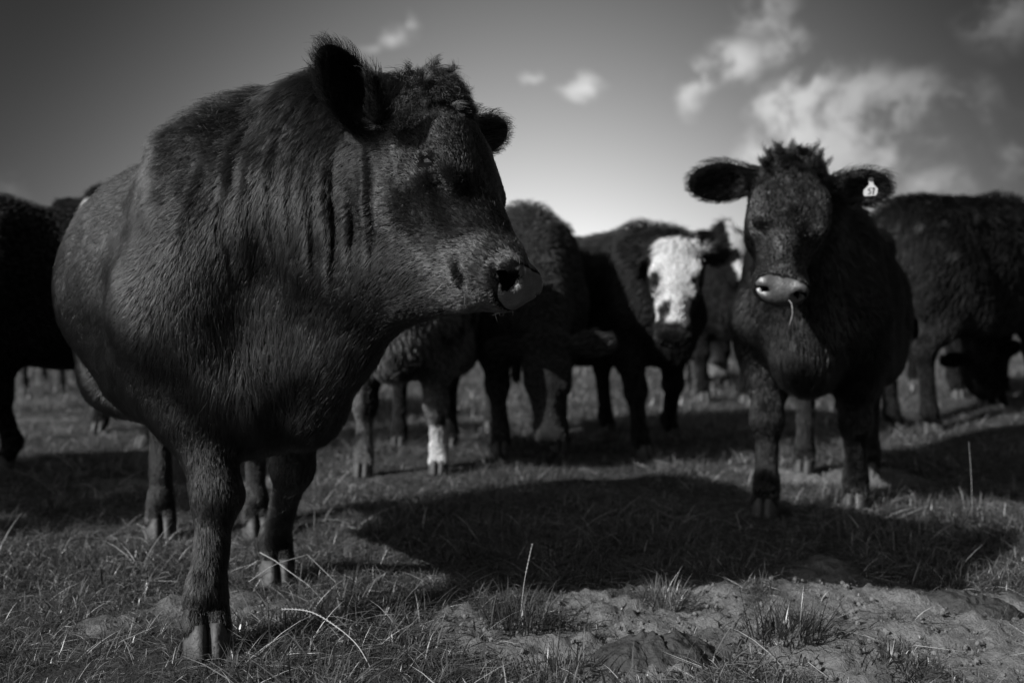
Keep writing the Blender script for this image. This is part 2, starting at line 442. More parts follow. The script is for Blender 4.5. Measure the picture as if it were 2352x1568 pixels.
SVR = (-1, 1)
def make_locks(name, H, sc, n, per, ln, rad, spread, region, seed, parent, origin, tone, lean, curl=1.):
    """tousled locks standing on the poll: region = (f0, f1, u, s half width)"""
    r = np.random.default_rng(seed)
    o, f, u, s = H
    K = 9; T = np.linspace(0, 1, K)
    out = []
    for i in range(n):
        sv = r.uniform(*SVR); a = region[0] + (region[1] - region[0]) * r.random(); 
        root = o + sc * (a * f + (region[2] - .035 * sv * sv) * u + region[3] * sv * s)
        d = unit(u * 1.0 - f * .35 + s * (.55 * sv + r.normal(0, .35)) + f * r.normal(0, .45) + np.asarray(lean))
        L = ln * (.55 + .8 * r.random()); b = unit(np.cross(d, r.normal(size=3))); c = np.cross(d, b)
        fall = -np.array([0, 0, 1.]) * r.uniform(.1, .8) + f * r.uniform(0, .5)
        ph, tr, am = r.random() * 6.28, r.uniform(.5, 1.3) * curl, r.uniform(.08, .2)
        for k in range(per):
            e = r.normal(0, 1, 3) * spread; l2 = L * (.7 + .5 * r.random())
            base = root + e - u * .004
            tip = (1 - .75 * T)[:, None] * e[None] * .0
            q = base[None] + l2 * (d[None] * T[:, None] + fall[None] * (T ** 2 * .55)[:, None] + am * T[:, None] * (b[None] * np.sin(ph + tr * 6.28 * T)[:, None] + c[None] * np.cos(ph + tr * 6.28 * T)[:, None]))
            q -= e[None] * (.8 * T ** .8)[:, None]
            q += r.normal(0, .0012, 3)[None] * T[:, None] * 3
            out.append(q)
    pts = np.array(out)
    rd = rad * (1 - .75 * T)[None] * np.ones((len(pts), 1))
    return curves_obj(name, pts, rd, tone * r.uniform(.5, 1.8, len(pts)), M_FUR, parent, origin)

# ------------------------------------------------------------------ cattle
def ground_h(x, y):
    x = np.asarray(x, float); y = np.asarray(y, float)
    p = np.stack([x, y, np.zeros_like(x)], -1)
    z = .020 * fbm(p * .9 + 5, 2) + .018 * fbm(p * 3.1 + 1.7, 2)
    z += .14 * sstep(x, 1.9, 3.2) * sstep(y, 4.6, 6.2) * (1 - sstep(y, 9, 14))
    z -= .02 * sstep(y, 20, 60)
    return z
def gh(x, y): return float(ground_h(np.array([x]), np.array([y]))[0])

def head_frame(poll, f, u):
    f = unit(f); u = np.asarray(u, float); u = unit(u - (u @ f) * f); s = np.cross(f, u)   # s: the animal's own right if seen along f with u up
    return np.asarray(poll, float), f, u, s

EYE = {}; NOSTRIL = {}
def build_head(fd, H, ears, sc=1., hair=1., detail=True, wid=1.):
    """H: head frame; coordinates (f, u, s) in metres. ears: list of (sgn, e_dir, open_dir, length)"""
    o, f, u, s = H
    A = np.array([f, u, s])
    def w(a, b, c): return o + sc * (a * f + b * u + c * wid * s)
    face = lambda V: -f[None] * .9 + (((V - o) @ u) / sc + .09)[:, None] * u[None] * 2.0
    flow = -f
    up = -f * .3
    h0 = .011 * hair
    def E(c, r, k=.03, **kw): fd.ell(w(*c), A, np.array(r) * sc * np.array((1, 1, wid)), k * sc, **kw)
    def C(a, b, ra, rb, k=.03, n=None, q=1., **kw): fd.cone(w(*a), w(*b), ra * sc, rb * sc, k * sc, n=n, q=q, **kw)
    curly = dict(flow=f * .5, hl=.034 * hair, curl=1., lift=.7)
    sh = dict(flow=-f * .75 - u * .45, hl=h0, lift=.24)
    chk = dict(flow=-f * .30 - u * .9, hl=h0 * 1.15, lift=.28)
    E((.10, -.105, 0), (.15, .105, .112), .03, **sh)
    E((.015, -.045, 0), (.065, .055, .075), .05, **curly)
    C((.03, -.065, 0), (.20, -.075, 0), .075, .072, .04, n=s, q=1.15, flow=f * .6, hl=.022 * hair, curl=.55, lift=.45)
    for sg in (-1, 1):
        C((.13, -.036, sg * .072), (.240, -.050, sg * .076), .044, .036, .035, flow=flow, hl=h0, lift=.3, curl=.15)
        E((.135, -.165, sg * .070), (.115, .105, .048), .04, **chk)                              # cheek muscle
        C((.06, -.215, sg * .05), (.20, -.205, sg * .05), .052, .048, .05, **chk)
        C((.20, -.205, sg * .045), (.42, -.150, sg * .028), .044, .030, .05, **chk)               # jaw bone
        C((.22, -.115, sg * .075), (.34, -.110, sg * .058), .026, .018, .04, **chk)               # facial crest
    C((.16, -.080, 0), (.43, -.082, 0), .092, .062, .04, n=s, q=.86, **sh)                      # bridge of the nose
    C((.22, -.150, 0), (.41, -.110, 0), .075, .055, .05, n=s, q=.85, **sh)
    E((.450, -.076, 0), (.074, .060, .076), .035, **sh)
    E((.487, -.066, 0), (.040, .048, .070), .025, **sh)
    for sg in (-1, 1):
        E((.484, -.036, sg * .050), (.034, .028, .025), .02, **sh)                              # nostril wings
        E((.430, -.110, sg * .042), (.066, .036, .036), .025, **sh)                             # upper lip
    C((.31, -.158, 0), (.440, -.143, 0), .038, .026, .025, n=s, q=1.3, flow=flow, hl=.014 * hair, lift=.5)   # chin
    if detail:
        for sg in (-1, 1):
            C((.490, -.128, sg * .012), (.446, -.130, sg * .066), .0080, .0115, .010, sub=True)  # mouth
            C((.446, -.130, sg * .066), (.405, -.124, sg * .080), .0100, .0070, .010, sub=True)
            B = np.array([unit(f + .2 * s * sg + .15 * u), unit(u - .15 * f), unit(s)])
            nk_ = NOSTRIL.get(sg, 1.)
            fd.ell(w(.503, -.042, sg * .047), B, np.array((.022, .015, .018)) * nk_ * sc, .010 * sc, sub=True)
            fd.ell(w(.492, -.052, sg * .060), B, np.array((.017, .012, .012)) * nk_ * sc, .010 * sc, sub=True)
            C((.508, -.043, sg * .052), (.468, -.048, sg * .034), .015 * nk_, .009 * nk_, .008, sub=True)     # the nostril runs deep
            # brow, eye socket, lids
            C((.150, -.046, sg * .100), (.225, -.050, sg * .102), .016, .014, .026, flow=flow, hl=h0, lift=.3)
            fd.ell(w(.115, -.075, sg * .125), A, np.array((.035, .025, .016)) * sc, .03 * sc, sub=True)   # hollow behind the brow
            fd.ell(w(.300, -.088, sg * .098), A, np.array((.060, .016, .014)) * sc, .035 * sc, sub=True)  # groove in front of the eye
            fd.ell(w(.375, -.128, sg * .097), A, np.array((.030, .030, .010)) * sc, .03 * sc, sub=True)   # hollow at the corner of the mouth
            ts = np.linspace(.06, .18, 241); pts = w(.197, -.076, 0)[None] + (ts * sc * sg)[:, None] * s[None]
            S0 = pts[np.argmax(fd.eval(pts) > 0)]
            gr = np.array([float(fd.eval(S0[None] + .012 * ax_)[0] - fd.eval(S0[None] - .012 * ax_)[0]) for ax_ in np.eye(3)]); en = unit(gr)
            e1 = .65 * f + .50 * u; e1 = unit(e1 - (e1 @ en) * en); e2 = np.cross(en, e1); e2 = e2 * (1 if e2 @ (u - .6 * f) > 0 else -1)   # e1 along the slit, e2 to the upper lid
            EA = np.array([e1, e2, en]); q_ = lambda a, b, c: S0 + sc * (1.18 * a * e1 + 1.18 * b * e2 + c * en)
            fd.ell(q_(0, 0, .004), EA, np.array((.0295, .0136, .020)) * sc, .005 * sc, sub=True)
            for (p0, p1, r0, r1) in (((-.024, .006, -.001), (0, .0165, .004), .006, .0085), ((0, .0165, .004), (.025, .004, -.002), .0085, .006),
                                     ((-.022, -.008, -.001), (.002, -.0150, .001), .006, .0068), ((.002, -.0150, .001), (.026, -.004, -.003), .0068, .006),
                                     ((-.028, .020, -.008), (.004, .028, -.008), .006, .007), ((-.014, -.030, -.004), (.028, -.022, -.006), .005, .005)):
                fd.cone(q_(*p0), q_(*p1), r0 * sc, r1 * sc, .006 * sc, flow=-f, hl=.0045, lift=.12)
            EYE[(id(fd), sg)] = (S0, EA)
    for (sg, e, op, ln, *eb) in ears:
        e = unit(e); op = np.asarray(op, float); op = unit(op - (op @ e) * e); wd = np.cross(e, op)
        b0 = w(*(eb[0] if eb else (.035, -.085, sg * .095)))
        k = ln / .2
        EA = np.array([e, wd, op])
        hh = dict(flow=e + .0 * op, hl=.024 * hair, lift=.75)
        fd.cone(b0 - e * .02, b0 + e * .055 * k, .040 * sc, .036 * k, .03, **hh)
        fd.ell(b0 + e * .118 * k, EA, np.array((.098, .058, .024)) * k, .022, **hh)
        if detail: fd.ell(b0 + e * .120 * k + op * .020 * k, EA, np.array((.080, .041, .020)) * k, .012, sub=True)

def in_head(V, H, sc=1.):
    o, f, u, s = H
    q = (V - o) / sc
    return q @ f, q @ u, q @ s

def hoof_mesh(p, fwd, side, r, parent, origin, tone=1.):
    """two claws standing on the ground at p"""
    VV = []; FF = []
    up = np.array([0, 0, 1.])
    for sg in (-1, 1):
        c0 = p + side * sg * r * .47
        base = len(VV)
        rings = [(.000, 1.0, .72, .46, 0), (.010, 1.0, .72, .44, 0), (.036, .94, .68, .34, 0), (.060, .86, .62, .22, 0), (.080, .70, .50, .10, 0)]
        m = 14
        for (z, a, b, fo, _) in rings:
            for j in range(m):
                th = 2 * math.pi * j / m
                cx, sx = math.cos(th), math.sin(th)
                toe = 1.0 + (.06 * max(cx, 0) ** 2)
                VV.append(c0 + fwd * (fo * r * .8 + cx * a * r * .95 * toe) + side * (sx * b * r * .82 * (1 - .25 * max(cx, 0)) - sg * .12 * r * max(cx, 0)) + up * (z * r / .055))
        for k in range(len(rings) - 1):
            for j in range(m):
                FF.append((base + k * m + j, base + k * m + (j + 1) % m, base + (k + 1) * m + (j + 1) % m, base + (k + 1) * m + j))
        FF.append(tuple(base + j for j in reversed(range(m)))); FF.append(tuple(base + (len(rings) - 1) * m + j for j in range(m)))
    return mesh_obj('hoof', VV, FF, M_HOOF, parent, origin)

def eye_part(H, sg, parent, origin, sc=1., place=None):
    o, f, u, s = H
    if place is None: place = (o + sc * (.198 * f - .077 * u + sg * .110 * s), np.array([f, u, s * sg]))
    S0, (e1, e2, en) = place
    c = S0 - en * .0150 * sc
    VV = []; FF = []
    a, b = 12, 18; r = .0235 * sc
    for i in range(a + 1):
        for j in range(b):
            th = math.pi * i / a; ph = 2 * math.pi * j / b
            VV.append(c + r * (math.cos(th) * en + math.sin(th) * (math.cos(ph) * e1 * 1.1 + math.sin(ph) * e2 * .95)))
    for i in range(a):
        for j in range(b): FF.append((i * b + j, (i + 1) * b + j, (i + 1) * b + (j + 1) % b, i * b + (j + 1) % b))
    return mesh_obj('eye', VV, FF, M_EYE, parent, origin)

def cow(label, loc, fwd, sc, poll, hf, hu, feet=None, ears=None, h=.022, fur=20000, furrad=.0012, cell=.02, hair=1., hsc=1., blackness=.006,
        pattern=None, knees=None, group=None, tail=True, extra=None, disp=None, K=4, seed=1, name='cow', detail=True, lipneck=1., bias_cam=True,
        fat=1., lashes=False, bodyhair=.028, legs=1., legout=None, nosegloss=True, grid_proj=2, shw=None, chw=None, wid=1., pad0=.482):
    lx, ly = loc; gz = gh(lx, ly)
    fw = unit((fwd[0], fwd[1], 0)); lf = np.array([-fw[1], fw[0], 0.]); up = np.array([0, 0, 1.])
    o3 = np.array([lx, ly, gz])
    B = np.array([fw, lf, up])
    def W(x, y, z): return o3 + sc * (x * fw + y * lf + z * up)
    root = empty(name, o3); tag(root, label, 'cow', group)
    H = head_frame(poll, hf, hu)
    fd = Field()
    bh = bodyhair
    fb = (-fw * .75 - up * .75)
    bd = dict(flow=fb, hl=bh, lift=.5)
    # ---- trunk
    fd.ell(W(-.10, 0, .87), B, np.array((.58, .375 * fat, .395)) * sc, .05, **bd)
    fd.ell(W(.36, 0, .90), B, np.array((.34, .27 * (chw or fat), .40)) * sc, .12 * sc, **bd)
    fd.ell(W(-.52, 0, .97), B, np.array((.27, .25, .29)) * sc, .12 * sc, **bd)
    fd.cone(W(-.62, 0, 1.12), W(.34, 0, 1.16), .13 * sc, .13 * sc, .12 * sc, n=lf, q=1.1, flow=fb, hl=bh * 1.5, lift=1.0)
    fd.ell(W(.30, 0, 1.19), B, np.array((.20, .10, .12)) * sc, .10 * sc, flow=fb, hl=bh * 1.6, lift=1.1)
    for sg in (-1, 1):
        fd.ell(W(.38, sg * .20 * (shw or fat), .88), B, np.array((.16, .10, .35)) * sc, .06 * sc, **bd)
        fd.ell(W(-.54, sg * .165, .86), B, np.array((.22, .13, .32)) * sc, .10 * sc, **bd)
        fd.ell(W(-.40, sg * .22, 1.15), B, np.array((.07, .05, .05)) * sc, .10 * sc, **bd)
        fd.cone(W(.22, sg * .24 * (shw or fat), .62), W(-.3, sg * .24 * fat, .60), .08 * sc, .10 * sc, .15 * sc, **bd)
    fd.ell(W(.56, 0, .70), B, np.array((.17, .12, .17)) * sc, .12 * sc, flow=-up + .2 * fw, hl=bh * 1.5, lift=.4)
    # ---- legs
    dirs = ('FL', 'FR', 'HL', 'HR')
    default = dict(FL=(.43, .165), FR=(.43, -.165), HL=(-.66, .16), HR=(-.66, -.16))
    legd = dict(flow=-up, hl=.0165, lift=.26)
    hooves = []
    for d in dirs:
        sg = 1 if d[1] == 'L' else -1
        if feet and d in feet:
            fx, fy = feet[d]
        else:
            q = W(default[d][0], default[d][1], 0); fx, fy = q[0], q[1]
        ft = np.array([fx, fy, gh(fx, fy)])
        q = legs
        fet = ft + sc * (up * .135 - fw * .012)
        if d[0] == 'F':
            sh, el = W(.46, sg * .19, .80), W(.36, sg * .175, .70)
            kn = (el * .5 + ft * .5) + fw * .03 * sc; kn[2] = ft[2] + .385 * sc
            if knees and d in knees: kn = np.asarray(knees[d], float)
            fd.cone(sh, el, .12 * sc, .115 * sc, .10 * sc, **bd)
            md = el * .55 + kn * .45
            fd.cone(el, md, .115 * sc * q, .082 * sc * q, .07 * sc, flow=-up, hl=bh * .7, lift=.25)
            fd.cone(md, kn, .080 * sc * q, .058 * sc * q, .05 * sc, **legd)
            fd.ell(kn, B, np.array((.062, .062, .075)) * sc * q, .035 * sc, **legd)
            fd.cone(kn - up * .03 * sc, fet, .047 * sc * q, .041 * sc * q, .04 * sc, **legd)
        else:
            hp, st = W(-.50, sg * .18, .90), W(-.36, sg * .20, .72)
            hk = np.array([ft[0], ft[1], 0]) - fw * .055 * sc; hk[2] = ft[2] + .475 * sc
            if knees and d in knees: hk = np.asarray(knees[d], float)
            fd.cone(hp, st, .16 * sc, .13 * sc, .10 * sc, **bd)
            fd.cone(st * .6 + hp * .4, hk * .6 + st * .4, .14 * sc, .085 * sc, .09 * sc, **bd)
            fd.cone(hk * .6 + st * .4, hk, .080 * sc * q, .052 * sc * q, .05 * sc, **legd)
            fd.ell(hk, B, np.array((.066, .046, .072)) * sc * q, .04 * sc, **legd)
            fd.cone(hk, fet, .048 * sc * q, .040 * sc * q, .04 * sc, **legd)
        fd.ell(fet, B, np.array((.047, .045, .052)) * sc * q, .03 * sc, **legd)
        for s2 in (-1, 1):
            fd.cone(fet - up * .02 * sc + lf * s2 * .018 * sc, ft + fw * .026 * sc + up * .062 * sc + lf * s2 * .024 * sc, .034 * sc * q, .031 * sc * q, .014 * sc, flow=-up, hl=.0155, lift=.10)
        hooves.append(ft + fw * .02 * sc)
    # ---- neck
    o, f, u, s = H
    hw = lambda a, b, c: o + hsc * (a * f + b * u + c * s)
    nx = unit(hw(-.0, -.1, 0) - W(.40, 0, 1.0))
    nside = unit(np.cross(nx, up))
    nf = -up * .9 - nx * .45
    nk = dict(flow=nf, hl=bh * 1.05, lift=.42)
    m1 = W(.40, 0, 1.06) * .5 + hw(-.02, -.09, 0) * .5; m2 = W(.50, 0, .88) * .5 + hw(.05, -.18, 0) * .5
    fd.cone(W(.36, 0, 1.06), m1, .20 * sc, .145 * sc, .12 * sc, n=nside, q=.78, flow=nf, hl=bh * 1.4, lift=.9)
    fd.cone(m1, hw(.00, -.095, 0), .145 * sc, .095 * sc, .08 * sc, n=nside, q=.85, flow=nf, hl=bh * 1.4, lift=.9)
    fd.cone(W(.46, 0, .90), m2, .23 * sc, .165 * sc * lipneck, .12 * sc, n=nside, q=.75, **nk)
    fd.cone(m2, hw(.05, -.165, 0), .165 * sc * lipneck, .10 * sc, .08 * sc, n=nside, q=.82, **nk)
    fd.cone(W(.58, 0, .70), m2 - up * .06 * sc, .12 * sc, .07 * sc, .10 * sc, n=nside, q=.6, flow=-up - .3 * nx, hl=bh * 1.5, lift=.45)
    # ---- tail
    if tail:
        t0, t1, t2, t3 = W(-.72, 0, 1.17), W(-.84, .0, 1.02), W(-.85, .01, .62), W(-.84, .01, .34)
        for a, b, ra, rb in ((t0, t1, .05, .032), (t1, t2, .03, .022), (t2, t3, .028, .034)):
            fd.cone(a, b, ra * sc, rb * sc, .03 * sc, flow=-up, hl=.03, lift=.2)
    # ---- head
    if ears is None:
        ears = [(sg, s * sg - .12 * f + .05 * u, u * .75 - .25 * s * sg - .2 * f * 0 + f * .5, .2) for sg in (-1, 1)]
    build_head(fd, H, ears, hsc, hair, h < .016, wid)
    if extra: extra(fd, W, hw, H)
    V, F = fd.mesh(h)
    V = fd.project(V, h, grid_proj)
    N = vnormals(V, F)
    fl, hl, cu, li = fd.attrs(V)
    if disp is not None:
        V = V + N * disp(V, N, W, hw)[:, None]; N = vnormals(V, F)
    trunk = sstep(hl, .018, .026) * (cu < .2)
    upf = sstep(N[:, 2], .25, .85) * trunk
    li = np.minimum(li + .55 * upf, 1.25); hl = hl * (1 + .45 * upf)
    # ---- nose pad: bare wet skin
    a, b, c = in_head(V, H, hsc)
    pad = np.minimum.reduce([a - pad0 - .85 * np.maximum(np.abs(c) - .044, 0) * .6 / .85 - 1.4 * np.maximum(-b - .055, 0), b + .096, -.010 - b + .25 * (a - .47), .6 - a, .09 - np.abs(c)])
    pad = pad + .005 * fbm(V * 45, 2)
    hole = np.zeros(len(V), bool)
    if h < .016:
        for sg in (-1, 1):
            k_ = NOSTRIL.get(sg, 1.)
            A0 = np.array((.512, -.042, sg * .054 * wid)); A1 = np.array((.468, -.048, sg * .034 * wid)); d_ = A1 - A0
            X = np.stack([a, b, c], 1) - A0; t_ = np.clip(X @ d_ / (d_ @ d_), 0, 1)
            hole |= (np.linalg.norm(X - t_[:, None] * d_, axis=1) < .0176 * k_) & (pad > -.02)
    pad = np.where(hole, -.01, pad) if h < .016 else np.full(len(V), -.01)
    nose = (pad > .001) | hole
    for sg in (-1, 1):
        if (id(fd), sg) in EYE:
            S0, EA = EYE[(id(fd), sg)]; q = (V - S0) @ EA.T / hsc
            nose |= ((q[:, 0] / .0205) ** 2 + (q[:, 1] / .0092) ** 2 < 1) & (np.abs(q[:, 2]) < .03)
    for sg in (-1, 1):      # no hair in the line of the mouth
        for A0, A1 in ((np.array((.490, -.128, sg * .012 * wid)), np.array((.446, -.130, sg * .070 * wid))),):
            X = np.stack([a, b, c], 1) - A0; d_ = A1 - A0; t_ = np.clip(X @ d_ / (d_ @ d_), 0, 1)
            if h < .016: nose |= (np.linalg.norm((X - t_[:, None] * d_) * (1, 1, .5), axis=1) < .0085)
    lipb = (a > .36) & (a < .56) & (np.abs(c) < .1) & (np.abs(b + .157 - .02 * np.clip(.455 - a, 0, 1) * 8) < .012)
    tone = np.full(len(V), blackness)
    if pattern is not None: tone = pattern(V, (a, b, c), tone, W)
    tone = np.where(hole, .002, tone)  # nostril interior painted near black: its deep shade put into the colour
    body = mesh_obj('body', V, F.astype(np.int32), M_COAT, root, o3, tone=np.maximum(tone * .55, .002))
    at = body.data.attributes.new('pad', 'FLOAT', 'POINT'); at.data.foreach_set('value', pad.astype(np.float32))
    bias = np.ones(len(V))
    if bias_cam:     # fewer strands on the far side that no lens nearby can see
        vd = np.array([0, 0, CAM_H]) - V; vd /= np.linalg.norm(vd, axis=1)[:, None]
        bias = .12 + .88 * sstep((N * vd).sum(1), -.45, -.1)
    skip = nose | (np.abs(hl) < 1e-4)
    make_fur(V, F, N, fl, hl * hair, cu, li, tone, fur, furrad, cell, body, o3, skip=skip, K=K, seed=seed, mat=M_FUR if h < .016 else M_FAR_FUR, bias=bias * np.clip(.026 / np.maximum(hl, .012), .5, 2.))
    for sg in (-1, 1): eye_part(H, sg, root, o3, hsc, EYE.get((id(fd), sg)))
    for ft in hooves: hoof_mesh(ft, fw, lf, .052 * sc, root, o3)
    return root, H, W, o3, (V, N), EYE.get((id(fd), 1))

# ================================================================== the herd
HERD = 'cattle of the herd in the pasture'
# ---- the large near steer in profile
def near_disp(V, N, W, hw):
    """loose skin hanging in upright folds on the side of the neck"""
    q0 = W(.44, -.20, .95); q1 = hw(.09, -.15, .09)
    ax = q1 - q0; L = np.linalg.norm(ax[:2]); ah = ax[:2] / L
    t = ((V[:, :2] - q0[:2]) @ ah) / L
    z = V[:, 2]
    side = sstep(-(N @ np.array([.25, .97, 0])), .15, .5)
    d = np.zeros(len(V))
    wob = .035 * vnoise(np.stack([z * 5, t * 2, t * 0], 1)) + .012 * vnoise(np.stack([z * 14, t * 5, t * 0 + 4], 1))
    for (tc, wd, am, z0, z1, lean) in NEAR_FOLDS:
        tt = t + wob - tc - lean * (z - 1.0)
        win = sstep(z, z0 - .06, z0 + .10) * (1 - sstep(z, z1 - .10, z1 + .05))
        d += am * np.exp(-(tt / wd) ** 2) * win - am * .8 * np.exp(-((tt - wd * 1.7) / (wd * .8)) ** 2) * win
    d *= side
    d *= .72
    d += .010 * fbm(V * 5.5, 2) + .003 * fbm(V * 17 + 4, 2)
    return d
NEAR_FOLDS = [(.26, .020, .004, .90, 1.18, .1), (.38, .016, .006, .86, 1.24, .08), (.46, .013, .0045, .98, 1.18, .06), (.55, .015, .008, .90, 1.22, .03),
              (.64, .013, .007, .95, 1.17, .06), (.715, .014, .009, .88, 1.12, .03), (.79, .015, .0105, .86, 1.14, .02), (.865, .013, .009, .90, 1.06, .0), (.95, .015, .009, .90, 1.15, -.02)]
def near_extra(fd, W, hw, H):
    side = np.array([.25, .97, 0])
    sk = dict(flow=np.array([-.35, 0, -1.]), hl=.030, lift=.4)
    fd.cone(P(715, 905, 2.42), P(895, 655, 2.26), .085, .062, .09, n=side, q=.75, **sk)       # dewlap
    fd.cone(P(895, 655, 2.26), P(1075, 650, 2.12), .060, .036, .06, n=side, q=.8, flow=np.array([-1, 0, -.3]), hl=.016, lift=.3)
    fd.cone(P(800, 560, 2.34), P(960, 600, 2.22), .12, .09, .10, n=side, q=.8, flow=np.array([-.6, 0, -.8]), hl=.018, lift=.25)
    fd.cone(P(690, 930, 2.5), P(600, 930, 2.55), .09, .12, .10, **sk)                           # brisket
    A3 = np.eye(3)
    fd.cone(P(262, 430, 3.02), P(268, 860, 2.86), .05, .06, .14, sub=True)                      # furrow behind the shoulder
    fd.cone(W(.22, 0, 1.17), P(770, 275, 2.38), .105, .09, .10, n=side, q=.8, flow=np.array([-.5, .2, -.6]), hl=.036, lift=.9)   # crest of the neck
    fd.ell(P(535, 805, 2.22), A3, (.050, .095, .18), .18, sub=True)                              # hollow between shoulder and neck
    fd.ell(P(385, 700, 2.44), A3, (.07, .10, .13), .07, flow=np.array([-.2, .4, -.9]), hl=.026, lift=.4)   # point of the shoulder
    fd.cone(P(872, 262, 2.10), P(857, 182, 2.06), .026, .017, .02, flow=np.array([-.2, 0, 1.]), hl=.03, lift=.7)   # folded ear edge
A_POLL = P(1036, 218, 2.26)
A_NOSE = P(1240, 640, 2.05)
A_F = unit(A_NOSE - A_POLL)
A_U = np.array([.86, -.33, .40])
NOSTRIL[-1] = .35; NOSTRIL[1] = 1.2
rA = cow('large black steer nearest the camera, head turned in profile to the right with wet nose',
         (-.84, 2.93), (.36, -.93), .995, A_POLL, A_F, A_U,
         feet=dict(FR=(-.715, 2.33), FL=(-.70, 2.95), HR=(-1.251, 3.55), HL=(-.928, 3.62)),
         ears=[(1, (-.50, -.42, .78), (.35, -.8, .15), .225, (.060, -.165, .085)), (-1, (.68, .58, .28), (.7, -.2, .1), .18)],
         h=.0085, fur=420000, furrad=.00046, cell=.006, K=5, shw=.80, chw=1.0, knees=dict(FR=P(500, 1128, 2.42)), hsc=1.0, pad0=.479, hair=1., bodyhair=.026, fat=1.24, disp=near_disp, extra=near_extra, seed=11, tail=True, legs=.90,
         group=HERD, grid_proj=2)
SVR = (-.35, 1.2)
make_locks('forelock', rA[1], 1.0, 110, 60, .046, .00045, .007, (-.05, .09, .0, .075), 71, rA[0].children[0], rA[3], .008, (-.15, 0, .25), 1.2)
SVR = (-1, 1)
NOSTRIL.clear()
# ---- the young steer with the tag
B_POLL = P(1832, 372, 3.52); B_NOSE = P(1797, 672, 3.25)
rB = cow('black bullock facing the camera with a white numbered tag in its ear', (1.34, 4.30), (-.40, -.92), .95, B_POLL, B_NOSE - B_POLL, (-.12, -.95, .25),
         feet=dict(FL=(1.373, 3.98), FR=(.985, 3.86)),
         ears=[(1, (-.98, .12, -.02), (-.05, -1, -.25), .240), (-1, (.97, .12, .06), (.1, -1, -.25), .235)],
         h=.0125, fur=150000, furrad=.0008, cell=.014, K=5, fat=.90, hsc=1.03, wid=1.14, pad0=.469, hair=1.1, bodyhair=.028, seed=12, group=HERD, blackness=.006)
make_locks('forelock', rB[1], 1.03, 70, 60, .070, .0006, .0105, (-.04, .05, .0, .085), 72, rB[0].children[0], rB[3], .008, (-.25, 0, .5), .9)
rD = cow('black cow in the middle with its head down grazing and one ear held out', (.06, 5.97), (.05, -1), 1.04, P(1255, 775, 5.0), (.02, -.15, -.62), (0, -1, .2),
         feet=dict(FR=(-.063, 5.54), FL=(.27, 5.7)),
         ears=[(1, (-1, .1, .0), (0, -1, -.2), .2), (-1, (.97, .1, .10), (0, -1, -.3), .25)], fur=30000, furrad=.0018, seed=13, group=HERD, blackness=.03)
def patE(V, hd, tone, W):
    o = W(0, 0, 0); x = V - o
    t = tone.copy()
    n = fbm(V * 9, 2)
    t = np.where((V[:, 2] < .95) & (V[:, 1] < 5.25) & (n > -.25), .10 + .09 * n, t)
    return np.where((V[:, 0] > o[0] - .03) & (V[:, 2] < .25 + .03 * n) & (V[:, 1] < o[1]), .5, t).clip(.008)
rE = cow('dark brindled cow half hidden behind the near steer, one white front sock', (-.53, 5.2), (-.03, -1), .93, np.array([-.42, 4.72, 1.30]), (0.1, -.75, -.5), (0, -.5, .8),
         feet=dict(FR=(-.72, 4.84), FL=(-.36, 4.90)), fur=24000, furrad=.0016, seed=14, group=HERD, pattern=patE)
def patF(V, hd, tone, W):
    a, b, c = hd
    n = fbm(V * 14, 2)
    face = (a > -.03) & (a < .56) & (b > -.17 + .03 * n) & (np.abs(c) < .118 - .11 * np.clip(a - .15, 0, .3) + .035 * n) & (b > -.12 - .2 * (np.abs(c) < .09))
    face &= ~((a > .425 + .03 * n)) & ~(((a - .205) ** 2 + (np.abs(c) - .112) ** 2 < .042 ** 2))
    face &= ~((np.abs(a - .36 + .03 * n) < .045) & (np.abs(c - .045) < .028))
    face &= ~((c < -.075 + .02 * n) & (a > .2))
    return np.where(face, .62, tone)
rF = cow('black cow with a shaggy white face standing behind the grazing cow', (.63, 6.17), (.5, -.87), .96, P(1560, 556, 5.3), P(1545, 790, 5.12) - P(1560, 556, 5.3), (-.1, -.95, .3),
         feet=dict(FL=(.99, 6.25), FR=(.72, 5.56), HL=(.62, 6.55)),
         ears=[(1, (-.85, .45, -.1), (-.1, -1, -.1), .2), (-1, (.8, .5, .1), (.2, -1, 0), .2)], fur=40000, furrad=.0016, seed=15, group=HERD, pattern=patF, hair=1.5, hsc=1.06, wid=1.15)
def patG(V, hd, tone, W):
    a, b, c = hd
    n = fbm(V * 12, 2)
    face = (a > -.05) & (a < .6) & (c < .03 + .03 * n) & (c > -.15) & (b > -.2) & ~((np.abs(a - .28) < .06) & (c > -.03))
    return np.where(face, .6, tone)
rG = cow('black cow with a white blaze half hidden behind the tagged bullock', (1.85, 9.3), (.05, -1), 1.12, P(1672, 520, 8.5), (.12, -.3, -.6), (.1, -.95, .3), fur=12000, furrad=.0026, seed=16, group=HERD, pattern=patG)
def patK(V, hd, tone, W):
    a, b, c = hd
    return np.where((a > -.06) & (a < .36) & (b > -.12) & (np.abs(c) < .12), .6, np.where((V[:, 2] < .3), .14, tone))
rK = cow('distant grazing cow, its lowered white forehead seen between two other cows', (1.98, 10.6), (.05, -1), 1.0, P(1637, 745, 9.7), (.05, -.2, -.6), (0, -1, .2), fur=9000, furrad=.0028, seed=17, group=HERD, pattern=patK)
def patC(V, hd, tone, W):
    n = fbm(V * 16, 3)
    return np.where((n > .5) & (V[:, 2] > 1.0) & (V[:, 0] < 2.9), .05, tone * 1.2)
